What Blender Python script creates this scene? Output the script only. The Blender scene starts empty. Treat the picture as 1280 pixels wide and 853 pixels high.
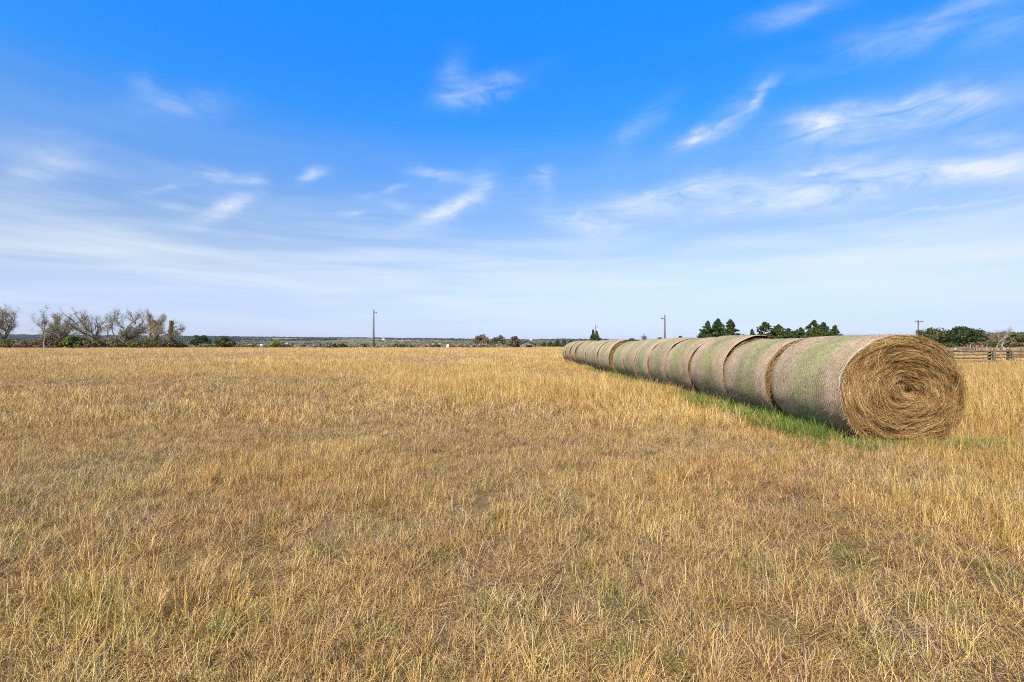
import bpy, math, random
import numpy as np
from mathutils import Vector, Matrix

R = math.radians
SC = bpy.context.scene
COL = SC.collection
random.seed(7)
RNG = np.random.default_rng(11)
CAM_H = 1.295          # camera height above the field
F = 569.0              # focal length in photo pixels (1280 wide, 16 mm on 36 mm)


def at(px, Y):
    return (px - 640.0) / F * Y


def zat(py, Y):
    return CAM_H - (py - 429.0) / F * Y


# ------------------------------------------------------------------ noise
_T = np.random.default_rng(5).random((256, 256))


def vnoise(x, y, s=1.0, o=0.0):
    x = np.asarray(x, float) * s + 37.3 + o * 17.1
    y = np.asarray(y, float) * s + 91.7 + o * 5.3
    xi = np.floor(x).astype(int); yi = np.floor(y).astype(int)
    fx = x - xi; fy = y - yi
    fx = fx * fx * (3 - 2 * fx); fy = fy * fy * (3 - 2 * fy)
    a = _T[xi % 256, yi % 256]; b = _T[(xi + 1) % 256, yi % 256]
    c = _T[xi % 256, (yi + 1) % 256]; d = _T[(xi + 1) % 256, (yi + 1) % 256]
    return (a * (1 - fx) + b * fx) * (1 - fy) + (c * (1 - fx) + d * fx) * fy


def fbm(x, y, s=1.0, o=0.0, n=3):
    t = 0; a = 0.5; tot = 0
    for k in range(n):
        t = t + a * vnoise(x, y, s * 2 ** k, o + k * 3.1); tot += a; a *= 0.55
    return t / tot


# ------------------------------------------------------------------ objects
def tag(o, label=None, cat=None, group=None, kind=None):
    if label: o['label'] = label
    if cat: o['category'] = cat
    if group: o['group'] = group
    if kind: o['kind'] = kind
    return o


def thing(name, loc, label, cat, group=None, rz=0.0):
    o = bpy.data.objects.new(name, None)
    o.empty_display_size = 0.3
    COL.objects.link(o)
    o.location = loc; o.rotation_euler = (0, 0, rz)
    return tag(o, label, cat, group)


def mesh_np(name, v, f, mats=(), midx=None, attrs=None, smooth=False):
    """v (n,3); f (m,4) or (m,3) int array"""
    me = bpy.data.meshes.new(name)
    v = np.asarray(v, np.float32); f = np.asarray(f, np.int32)
    k = f.shape[1]
    me.vertices.add(len(v)); me.vertices.foreach_set('co', v.ravel())
    me.loops.add(f.size); me.loops.foreach_set('vertex_index', f.ravel())
    me.polygons.add(len(f))
    me.polygons.foreach_set('loop_start', np.arange(0, f.size, k, dtype=np.int32))
    if smooth:
        me.polygons.foreach_set('use_smooth', np.ones(len(f), bool))
    for m in mats: me.materials.append(m)
    if midx is not None:
        me.polygons.foreach_set('material_index', np.asarray(midx, np.int32))
    for an, av in (attrs or {}).items():
        a = me.attributes.new(an, 'FLOAT', 'POINT')
        a.data.foreach_set('value', np.asarray(av, np.float32))
    me.update(calc_edges=True)
    return me


def link(name, me, parent=None, loc=(0, 0, 0), rz=0.0):
    o = bpy.data.objects.new(name, me)
    COL.objects.link(o)
    if parent is not None: o.parent = parent
    o.location = loc; o.rotation_euler = (0, 0, rz)
    return o


def copy_tree(src, loc, rz, scale, label):
    c = src.copy(); COL.objects.link(c)
    c.location = loc; c.rotation_euler = (0, 0, rz); c.scale = scale
    c['label'] = label
    for ch in list(src.children):
        d = ch.copy(); COL.objects.link(d); d.parent = c
        for g in list(ch.children):
            e = g.copy(); COL.objects.link(e); e.parent = d
    return c


class MB:
    """collects quads for one mesh"""
    def __init__(s):
        s.v = []; s.f = []; s.m = []; s.a = []; s.n = 0

    def add(s, v, f, mi=0, a=0.5):
        v = np.asarray(v, float); f = np.asarray(f, int)
        s.v.append(v); s.f.append(f + s.n); s.m.append(np.full(len(f), mi))
        s.a.append(np.full(len(v), a) if np.isscalar(a) else np.asarray(a, float)); s.n += len(v)

    def box(s, c, d, rot=None, mi=0, a=0.5, taper=1.0):
        x, y, z = [q / 2 for q in d]
        v = np.array([(-x, -y, -z), (x, -y, -z), (x, y, -z), (-x, y, -z),
                      (-x * taper, -y * taper, z), (x * taper, -y * taper, z), (x * taper, y * taper, z), (-x * taper, y * taper, z)])
        if rot is not None: v = v @ np.array(rot.to_3x3()).T
        s.add(v + np.array(c), [(3, 2, 1, 0), (4, 5, 6, 7), (0, 1, 5, 4), (1, 2, 6, 5), (2, 3, 7, 6), (3, 0, 4, 7)], mi, a)

    def tube(s, pts, rad, n=6, mi=0, a=0.5, cap=True):
        pts = [Vector(p) for p in pts]; V = []; Fc = []
        for i, p in enumerate(pts):
            t = (pts[min(i + 1, len(pts) - 1)] - pts[max(i - 1, 0)]).normalized()
            u = t.orthogonal().normalized() if abs(t.x) < 0.01 else t.cross(Vector((0, 0, 1))) if abs(t.z) < 0.98 else t.cross(Vector((0, 1, 0)))
            u.normalize(); w = t.cross(u)
            for k in range(n):
                an = 2 * math.pi * k / n
                V.append(p + (u * math.cos(an) + w * math.sin(an)) * rad[i])
        for i in range(len(pts) - 1):
            for k in range(n):
                k2 = (k + 1) % n
                Fc.append((i * n + k, i * n + k2, (i + 1) * n + k2, (i + 1) * n + k))
        if cap:
            for base, rv in ((0, True), ((len(pts) - 1) * n, False)):
                for k in range(1, n - 1, 2):
                    q = (base, base + k, base + k + 1, base + min(k + 2, n - 1))
                    Fc.append(q[::-1] if rv else q)
        s.add(np.array([tuple(q) for q in V]), Fc, mi, a)

    def build(s, name, mats, parent=None, smooth=False):
        me = mesh_np(name, np.concatenate(s.v), np.concatenate(s.f), mats, np.concatenate(s.m),
                     {'tint': np.concatenate(s.a)}, smooth)
        me.validate()
        return link(name, me, parent)


# ------------------------------------------------------------------ node helpers
def new_mat(name):
    m = bpy.data.materials.new(name); m.use_nodes = True
    nt = m.node_tree; nt.nodes.clear()
    return m, nt, nt.nodes.new('ShaderNodeOutputMaterial')


def N(nt, t, **kw):
    n = nt.nodes.new(t)
    for k, v in kw.items():
        if k in n.inputs.keys() if isinstance(k, str) else False:
            n.inputs[k].default_value = v
        else:
            setattr(n, k, v)
    return n


def inp(nt, sock, val):
    if hasattr(val, 'is_output'): nt.links.new(val, sock)
    else: sock.default_value = val


def math_(nt, op, a, b=0.0, c=None, clamp=False):
    n = nt.nodes.new('ShaderNodeMath'); n.operation = op; n.use_clamp = clamp
    inp(nt, n.inputs[0], a); inp(nt, n.inputs[1], b)
    if c is not None: inp(nt, n.inputs[2], c)
    return n.outputs[0]


def mixc(nt, fac, a, b, mode='MIX'):
    n = nt.nodes.new('ShaderNodeMix'); n.data_type = 'RGBA'; n.blend_type = mode
    inp(nt, n.inputs[0], fac)
    inp(nt, n.inputs[6], a if hasattr(a, 'is_output') else (*a, 1)); inp(nt, n.inputs[7], b if hasattr(b, 'is_output') else (*b, 1))
    return n.outputs[2]


def ramp(nt, fac, stops, interp='LINEAR'):
    n = nt.nodes.new('ShaderNodeValToRGB'); cr = n.color_ramp; cr.interpolation = interp
    while len(cr.elements) < len(stops): cr.elements.new(0.5)
    for e, (p, c) in zip(cr.elements, stops):
        e.position = p; e.color = (*c, 1) if len(c) == 3 else c
    inp(nt, n.inputs[0], fac)
    return n.outputs[0]


def noise(nt, vec, scale, detail=3, rough=0.55, dist=0.0):
    n = nt.nodes.new('ShaderNodeTexNoise')
    n.inputs['Scale'].default_value = scale; n.inputs['Detail'].default_value = detail
    n.inputs['Roughness'].default_value = rough; n.inputs['Distortion'].default_value = dist
    if vec is not None: nt.links.new(vec, n.inputs['Vector'])
    return n.outputs['Fac']


def mapping(nt, vec, scale=(1, 1, 1), rot=(0, 0, 0), loc=(0, 0, 0)):
    n = nt.nodes.new('ShaderNodeMapping')
    n.inputs['Scale'].default_value = scale; n.inputs['Rotation'].default_value = rot; n.inputs['Location'].default_value = loc
    nt.links.new(vec, n.inputs['Vector'])
    return n.outputs[0]


def attr(nt, name, typ='GEOMETRY'):
    n = nt.nodes.new('ShaderNodeAttribute'); n.attribute_name = name; n.attribute_type = typ
    return n.outputs['Fac']


def bsdf(nt, out, col, rough=0.8, bump=None, trans=0.0, spec=0.2, strength=0.5, dist=0.01):
    p = nt.nodes.new('ShaderNodeBsdfPrincipled')
    inp(nt, p.inputs['Base Color'], col if hasattr(col, 'is_output') else (*col, 1))
    inp(nt, p.inputs['Roughness'], rough); p.inputs['Specular IOR Level'].default_value = spec
    if bump is not None:
        b = nt.nodes.new('ShaderNodeBump'); b.inputs['Strength'].default_value = strength; b.inputs['Distance'].default_value = dist
        nt.links.new(bump, b.inputs['Height']); nt.links.new(b.outputs[0], p.inputs['Normal'])
    sh = p.outputs[0]
    if trans > 0:
        t = nt.nodes.new('ShaderNodeBsdfTranslucent'); inp(nt, t.inputs[0], col if hasattr(col, 'is_output') else (*col, 1))
        mx = nt.nodes.new('ShaderNodeMixShader'); mx.inputs[0].default_value = trans
        nt.links.new(sh, mx.inputs[1]); nt.links.new(t.outputs[0], mx.inputs[2]); sh = mx.outputs[0]
    nt.links.new(sh, out.inputs[0])


def geo_pos(nt):
    return nt.nodes.new('ShaderNodeNewGeometry').outputs['Position']


# ------------------------------------------------------------------ materials
def grass_mat(name, stops, patch=True):
    """blade colour from the blade's own tint, its tuft's tone and slow changes over the field"""
    m, nt, out = new_mat(name)
    bl = attr(nt, 'tint'); tone = attr(nt, 'tone', 'INSTANCER')
    c = ramp(nt, bl, stops)
    pos = geo_pos(nt)
    if patch:
        n1 = noise(nt, mapping(nt, pos, (1, .7, .05)), 0.55, 4, 0.6)
        c2 = mixc(nt, 1.0, c, ramp(nt, tone, [(0.0, (1.00, 0.95, 0.96)), (0.22, (0.96, 0.90, 0.86)), (0.55, (1.22, 1.15, 0.96)), (0.8, (1.22, 1.13, 0.84)), (1.0, (1.10, 1.02, 0.79))]), 'MULTIPLY')
        f = ramp(nt, n1, [(0.36, (0, 0, 0)), (0.64, (1, 1, 1))])
        red = mixc(nt, 1.0, c2, (0.95, 0.84, 0.78), 'MULTIPLY')
        c = mixc(nt, f, red, c2)
        n2 = noise(nt, mapping(nt, pos, (1, .8, .05)), 3.2, 3, 0.6)          # clumps of yellower, greener and duller growth
        c = mixc(nt, 1.0, c, ramp(nt, n2, [(0.30, (0.74, 0.80, 0.52)), (0.42, (1.0, 1.0, 0.9)), (0.56, (1.06, 1.0, 0.95)), (0.70, (0.92, 0.84, 0.92))]), 'MULTIPLY')
    bsdf(nt, out, c, 0.55, trans=0.10, spec=0.3)
    return m


STRAW = [(0.0, (0.07, 0.045, 0.022)), (0.18, (0.16, 0.105, 0.045)), (0.42, (0.39, 0.275, 0.10)),
         (0.62, (0.54, 0.395, 0.155)), (0.80, (0.70, 0.545, 0.27)), (0.90, (0.68, 0.56, 0.39)), (0.96, (0.50, 0.41, 0.34)), (1.0, (0.14, 0.18, 0.04))]
M_mat = grass_mat('dry_grass', STRAW)
M_tall = grass_mat('tall_dry_grass', [(0.0, (0.20, 0.13, 0.05)), (0.4, (0.40, 0.29, 0.11)), (0.75, (0.56, 0.435, 0.21)), (1.0, (0.66, 0.52, 0.28))])
M_green = grass_mat('green_grass', [(0.0, (0.035, 0.08, 0.01)), (0.4, (0.10, 0.18, 0.022)), (0.68, (0.21, 0.26, 0.04)), (0.85, (0.45, 0.36, 0.12)), (1.0, (0.6, 0.45, 0.18))], patch=False)


def leaf_mat(name, stops, trans=0.25):
    m, nt, out = new_mat(name)
    c = ramp(nt, attr(nt, 'tint'), stops)
    oi = nt.nodes.new('ShaderNodeObjectInfo')
    k = math_(nt, 'MULTIPLY_ADD', oi.outputs['Random'], 0.35, 0.82)
    c = mixc(nt, 1.0, c, N2c(nt, k), 'MULTIPLY')
    bsdf(nt, out, c, 0.7, trans=trans, spec=0.15)
    return m


def N2c(nt, f):
    n = nt.nodes.new('ShaderNodeCombineColor')
    for i in range(3): nt.links.new(f, n.inputs[i])
    return n.outputs[0]


L_juniper = leaf_mat('juniper_needles', [(0, (0.028, 0.046, 0.016)), (0.5, (0.066, 0.104, 0.028)), (0.85, (0.12, 0.15, 0.038)), (1, (0.20, 0.175, 0.05))])
L_oak = leaf_mat('oak_leaves', [(0, (0.026, 0.04, 0.016)), (0.5, (0.055, 0.08, 0.025)), (1, (0.13, 0.15, 0.05))])
L_olive = leaf_mat('olive_brush_leaves', [(0, (0.07, 0.075, 0.03)), (0.5, (0.13, 0.13, 0.045)), (1, (0.22, 0.20, 0.08))])
L_brown = leaf_mat('brown_brush_leaves', [(0, (0.10, 0.07, 0.038)), (0.5, (0.20, 0.145, 0.075)), (1, (0.30, 0.235, 0.13))])
L_lime = leaf_mat('yellow_green_leaves', [(0, (0.075, 0.10, 0.012)), (0.5, (0.15, 0.18, 0.02)), (1, (0.30, 0.29, 0.04))])
L_ivy = leaf_mat('ivy_leaves', [(0, (0.12, 0.115, 0.03)), (0.5, (0.26, 0.225, 0.065)), (1, (0.40, 0.32, 0.12))])
L_twig = leaf_mat('twigs', [(0, (0.12, 0.098, 0.062)), (0.5, (0.24, 0.20, 0.135)), (1, (0.38, 0.33, 0.24))], 0.0)
L_scrub = leaf_mat('scrub_mix', [(0, (0.085, 0.08, 0.045)), (0.35, (0.17, 0.145, 0.09)), (0.7, (0.26, 0.22, 0.15)), (1, (0.34, 0.29, 0.21))], 0.1)
L_far = leaf_mat('far_woods', [(0, (0.03, 0.045, 0.03)), (0.6, (0.06, 0.08, 0.05)), (1, (0.11, 0.115, 0.07))], 0.1)


def bark_mat(name, a, b, sc=6):
    m, nt, out = new_mat(name)
    n = noise(nt, mapping(nt, geo_pos(nt), (1, 1, 0.25)), sc, 4, 0.65)
    bsdf(nt, out, ramp(nt, n, [(0.3, a), (0.7, b)]), 0.85, bump=n, strength=0.6, dist=0.03)
    return m


M_bark = bark_mat('grey_bark', (0.09, 0.068, 0.05), (0.24, 0.20, 0.155))
M_pale = bark_mat('pale_dead_wood', (0.28, 0.24, 0.19), (0.46, 0.41, 0.34))
M_dark = bark_mat('dark_bark', (0.05, 0.038, 0.028), (0.12, 0.095, 0.07))
M_rail = bark_mat('weathered_rail', (0.07, 0.053, 0.037), (0.20, 0.16, 0.115), 4)
M_post = bark_mat('weathered_post', (0.05, 0.04, 0.03), (0.14, 0.115, 0.09), 5)
M_pole = bark_mat('pole_wood', (0.10, 0.085, 0.07), (0.18, 0.155, 0.13), 3)
M_rust = bark_mat('rusty_wood', (0.15, 0.075, 0.045), (0.36, 0.21, 0.14), 5)


def plain(name, col, rough=0.6, metal=0.0):
    m, nt, out = new_mat(name)
    n = noise(nt, geo_pos(nt), 3.0, 4, 0.6)
    c = mixc(nt, math_(nt, 'MULTIPLY', n, 0.5), col, tuple(q * 0.75 for q in col))
    bsdf(nt, out, c, rough)
    return m


M_white = plain('white_paint', (0.80, 0.79, 0.76))
M_roofw = plain('pale_metal_roof', (0.62, 0.62, 0.60))
M_ceram = plain('insulator', (0.20, 0.21, 0.22))
M_steel = plain('grey_steel', (0.24, 0.26, 0.27))
M_board = bark_mat('grey_barn_board', (0.09, 0.07, 0.06), (0.20, 0.165, 0.145), 3)
M_tin = bark_mat('rusted_tin', (0.07, 0.048, 0.038), (0.14, 0.105, 0.085), 1.5)
M_inside = plain('dark_interior', (0.012, 0.011, 0.010))

# ------------------------------------------------------------------ terrain
_PY = np.array([-4000, 98, 112, 135, 180, 300, 480, 800, 1200, 1800, 2500, 3200, 4500, 9000.])
_PZ = np.array([0, 0, -0.15, -1.0, -3.0, -5.5, -5.0, -0.6, 7.5, 21, 33, 37, 30, 10.])


def terrain(x, y):
    x = np.asarray(x, float); y = np.asarray(y, float)
    base = np.interp(y, _PY, _PZ)
    hill = np.clip(0.54 - 0.00029 * x, 0.36, 1.35)
    base = np.where(base > 0, base * hill, base)
    r = np.hypot(x, y)
    bump = (fbm(x, y, 0.45, 1, 3) - 0.5) * 0.10 * np.clip((60 - r) / 30, 0.25, 1) + (fbm(x, y, 0.006, 4, 3) - 0.5) * np.clip((y - 250) / 600, 0, 1) * 9
    return base + bump


def tz(x, y):
    return float(terrain(np.array([x]), np.array([y]))[0])


def graded(lo, hi, step, far, g):
    a = list(np.arange(lo, hi + 1e-6, step)); s = step
    while a[-1] < far: s *= g; a.append(a[-1] + s)
    s = step
    while a[0] > -far: s *= g; a.insert(0, a[0] - s)
    return np.array(a)


gx = graded(-14, 14, 0.28, 9000, 1.09)
gy = graded(-2, 34, 0.28, 9000, 1.07)
GX, GY = np.meshgrid(gx, gy)
gv = np.stack([GX.ravel(), GY.ravel(), terrain(GX, GY).ravel()], 1)
nx, ny = len(gx), len(gy)
ii = (np.arange(ny - 1)[:, None] * nx + np.arange(nx - 1)[None]).ravel()
gf = np.stack([ii, ii + 1, ii + 1 + nx, ii + nx], 1)

M_ground, nt, out = new_mat('ground')
P = geo_pos(nt)
sep = nt.nodes.new('ShaderNodeSeparateXYZ'); nt.links.new(P, sep.inputs[0])
n_f = noise(nt, P, 60, 6, 0.75); n_m = noise(nt, P, 1.1, 4, 0.6); n_l = noise(nt, mapping(nt, P, (1, .35, 1)), 0.09, 3, 0.6)
soil = ramp(nt, n_f, [(0.30, (0.035, 0.025, 0.014)), (0.5, (0.12, 0.08, 0.04)), (0.72, (0.30, 0.21, 0.11))])
straw = ramp(nt, n_m, [(0.3, (0.30, 0.20, 0.095)), (0.7, (0.46, 0.31, 0.125))])
thatch = mixc(nt, math_(nt, 'MULTIPLY', n_l, 0.8), soil, straw)
fl = math_(nt, 'MULTIPLY_ADD', sep.outputs[1], 1 / 40, -0.6, clamp=True)     # thatch closes over the soil away from the trodden part
field = mixc(nt, fl, thatch, straw)
n_h = noise(nt, mapping(nt, P, (1, .6, 1)), 0.0045, 4, 0.55)
pasture = ramp(nt, n_h, [(0.40, (0.12, 0.105, 0.06)), (0.54, (0.20, 0.16, 0.095)), (0.68, (0.42, 0.32, 0.19))])
brush = ramp(nt, noise(nt, P, 0.06, 4, 0.7), [(0.3, (0.08, 0.072, 0.04)), (0.7, (0.17, 0.14, 0.085))])
f_b = math_(nt, 'MULTIPLY_ADD', sep.outputs[1], 1 / 18, -112 / 18, clamp=True)
f_p = math_(nt, 'MULTIPLY_ADD', sep.outputs[1], 1 / 500, -900 / 500, clamp=True)
c = mixc(nt, f_p, mixc(nt, f_b, field, brush), pasture)
bsdf(nt, out, c, 0.95, bump=n_f, strength=0.8, dist=0.03, spec=0.05)
ground = link('ground', mesh_np('ground', gv, gf, [M_ground], smooth=True))
tag(ground, 'dry straw coloured pasture running back to low hills', 'ground', kind='structure')

# ------------------------------------------------------------------ hay bales
# near end, far end (metres ahead), pixel of the left silhouette at both ends
BALES = [(5.80, 7.31, 1049, 961), (7.47, 8.87, 954, 902), (8.90, 10.38, 901, 861), (10.52, 11.95, 858, 829.5),
         (12.0, 13.27, 829, 809), (13.34, 14.5, 808, 793), (14.58, 15.86, 792, 778.5), (15.93, 17.28, 778, 765),
         (18.08, 19.46, 759, 745.5), (19.56, 20.92, 745, 738), (21.02, 22.35, 738.5, 731), (22.48, 23.78, 730.5, 725),
         (23.95, 25.2, 724.5, 718), (25.35, 26.65, 717.5, 711.5), (26.78, 28.1, 711, 707), (28.2, 29.6, 706, 701)]
BALE_LABEL = [
    'nearest round hay bale, its coiled golden straw end facing the camera',
    'second round hay bale of the row, directly behind the nearest one',
    'third round hay bale from the near end, narrow brown gap on its near side',
    'hay bale fourth from the near end, between two brown slits',
    'hay bale fifth from the near end, pale strip of loose net at its far rim',
    'hay bale with a bright green net stripe down its side and whitish rim',
    'brownish olive hay bale just behind the one with the bright green stripe',
    'pale green hay bale right in front of the widest dark gap in the row',
    'hay bale right behind the widest dark gap in the row',
    'hay bale second behind the widest dark gap, next to the one with a pale streak',
    'far hay bale with a pale vertical streak of net on its side',
    'fifth hay bale counted from the far end of the row',
    'fourth hay bale counted from the far end, dark slit on its near side',
    'third hay bale counted from the far end of the row',
    'last but one hay bale at the far end of the row',
    'farthest hay bale, last of the row out in the field']

M_net, nt, out = new_mat('net_wrap')
tc = nt.nodes.new('ShaderNodeTexCoord'); oi = nt.nodes.new('ShaderNodeObjectInfo')
v = attr(nt, 'along')        # 0 near rim .. 1 far rim
ang = attr(nt, 'around')
obj_c = tc.outputs['Object']
off = nt.nodes.new('ShaderNodeVectorMath'); off.operation = 'ADD'
nt.links.new(obj_c, off.inputs[0])
cmb = nt.nodes.new('ShaderNodeCombineXYZ'); rr = math_(nt, 'MULTIPLY', oi.outputs['Random'], 50.0)
nt.links.new(rr, cmb.inputs[0]); nt.links.new(rr, cmb.inputs[2]); nt.links.new(cmb.outputs[0], off.inputs[1])
oc = off.outputs[0]
warp = math_(nt, 'MULTIPLY_ADD', noise(nt, oc, 2.2, 3, 0.6), 0.16, -0.08)
vv = math_(nt, 'ADD', v, warp)
shift = math_(nt, 'MULTIPLY_ADD', oi.outputs['Random'], 0.16, -0.08)
vv = math_(nt, 'ADD', vv, shift)
band = ramp(nt, vv, [(0.24, (0, 0, 0)), (0.34, (1, 1, 1)), (0.66, (1, 1, 1)), (0.76, (0, 0, 0))])
spk = noise(nt, mapping(nt, oc, (1, 1, 1)), 70, 3, 0.75)
spk2 = noise(nt, oc, 24, 3, 0.7)
pink = ramp(nt, spk, [(0.30, (0.13, 0.086, 0.048)), (0.44, (0.33, 0.23, 0.145)), (0.56, (0.44, 0.325, 0.22)), (0.72, (0.62, 0.49, 0.36))])
green = ramp(nt, spk, [(0.30, (0.09, 0.085, 0.03)), (0.44, (0.22, 0.215, 0.08)), (0.56, (0.29, 0.295, 0.13)), (0.72, (0.45, 0.44, 0.25))])
c = mixc(nt, band, pink, green)
tan = mixc(nt, ramp(nt, spk2, [(0.5, (0, 0, 0)), (0.72, (0.7, 0.7, 0.7))]), c, (0.50, 0.37, 0.18))
big = ramp(nt, noise(nt, mapping(nt, oc, (1, 2.2, 1)), 1.6, 3, 0.6), [(0.3, (0.70, 0.66, 0.58)), (0.7, (1.14, 1.11, 1.08))])
c = mixc(nt, 1.0, tan, big, 'MULTIPLY')
# the weave: fine threads round the bale, crossed by slanted ones
comb = nt.nodes.new('ShaderNodeCombineXYZ'); nt.links.new(v, comb.inputs[0]); nt.links.new(ang, comb.inputs[1])
w1 = nt.nodes.new('ShaderNodeTexWave'); w1.inputs['Scale'].default_value = 13; w1.inputs['Distortion'].default_value = 1.6
w1.inputs['Detail'].default_value = 2; nt.links.new(mapping(nt, comb.outputs[0], (1, 1.2, 1)), w1.inputs['Vector'])
thr = ramp(nt, w1.outputs['Fac'], [(0.62, (0, 0, 0)), (0.95, (0.22, 0.22, 0.22))])
c = mixc(nt, thr, c, (0.62, 0.57, 0.51))
hb = math_(nt, 'ADD', spk, math_(nt, 'MULTIPLY', w1.outputs['Fac'], 0.35))
bsdf(nt, out, c, 0.75, bump=hb, strength=0.45, dist=0.012, spec=0.15)

M_straw, nt, out = new_mat('bale_straw')
c = ramp(nt, attr(nt, 'tint'), [(0.0, (0.045, 0.02, 0.007)), (0.25, (0.19, 0.092, 0.024)), (0.55, (0.41, 0.238, 0.08)), (0.82, (0.60, 0.39, 0.16)), (1, (0.74, 0.55, 0.31))])
bsdf(nt, out, c, 0.6, trans=0.15, spec=0.25)
M_core, nt, out = new_mat('bale_packed_straw')
n = noise(nt, nt.nodes.new('ShaderNodeTexCoord').outputs['Object'], 30, 4, 0.7)
bsdf(nt, out, ramp(nt, n, [(0.3, (0.05, 0.03, 0.013)), (0.7, (0.22, 0.13, 0.05))]), 0.9, bump=n, strength=0.8, dist=0.02)
M_fleck, nt, out = new_mat('net_flecks')
c = ramp(nt, attr(nt, 'tint'), [(0, (0.09, 0.065, 0.035)), (0.4, (0.26, 0.20, 0.12)), (0.7, (0.42, 0.34, 0.22)), (1, (0.62, 0.53, 0.40))])
bsdf(nt, out, c, 0.6, spec=0.2)
M_gstripe = plain('green_net_stripe', (0.22, 0.42, 0.19))
M_wstripe = plain('whitish_net_edge', (0.60, 0.52, 0.43))

BW, BH = 1.63, 1.42     # width and height of a settled bale


def outline(th, W, H, rs=1.0):
    """cross-section of a sagged bale: wider than tall, flattened where it sits; th from +x, counter-clockwise"""
    x = np.cos(th) * W / 2 * rs
    s = np.sin(th)
    z = H * 0.495 + s * np.where(s > 0, H * 0.505, H * 0.53) * rs
    z = np.where(s < 0, np.maximum(z, 0.005 * H + 0.03 * H * (1 - np.abs(s))), z)
    x = x * (1 + 0.05 * np.clip(-s, 0, 1) * (1 - np.clip(-s, 0, 1)))
    return x, z


def strand_strips(px, py, pz, w, tint, wdir):
    """px.. (n,k) centre lines; w (n,) width; wdir (n,k,3)"""
    n, k = px.shape
    c = np.stack([px, py, pz], 2)
    prof = np.linspace(1, 0.35, k)[None, :, None]
    a = c - wdir * w[:, None, None] * prof; b = c + wdir * w[:, None, None] * prof
    v = np.stack([a, b], 2).reshape(-1, 3)
    base = (np.arange(n) * k * 2)[:, None] + (np.arange(k - 1) * 2)[None]
    f = np.stack([base, base + 1, base + 3, base + 2], 2).reshape(-1, 4)
    return v, f, np.repeat(tint, k * 2)


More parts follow.
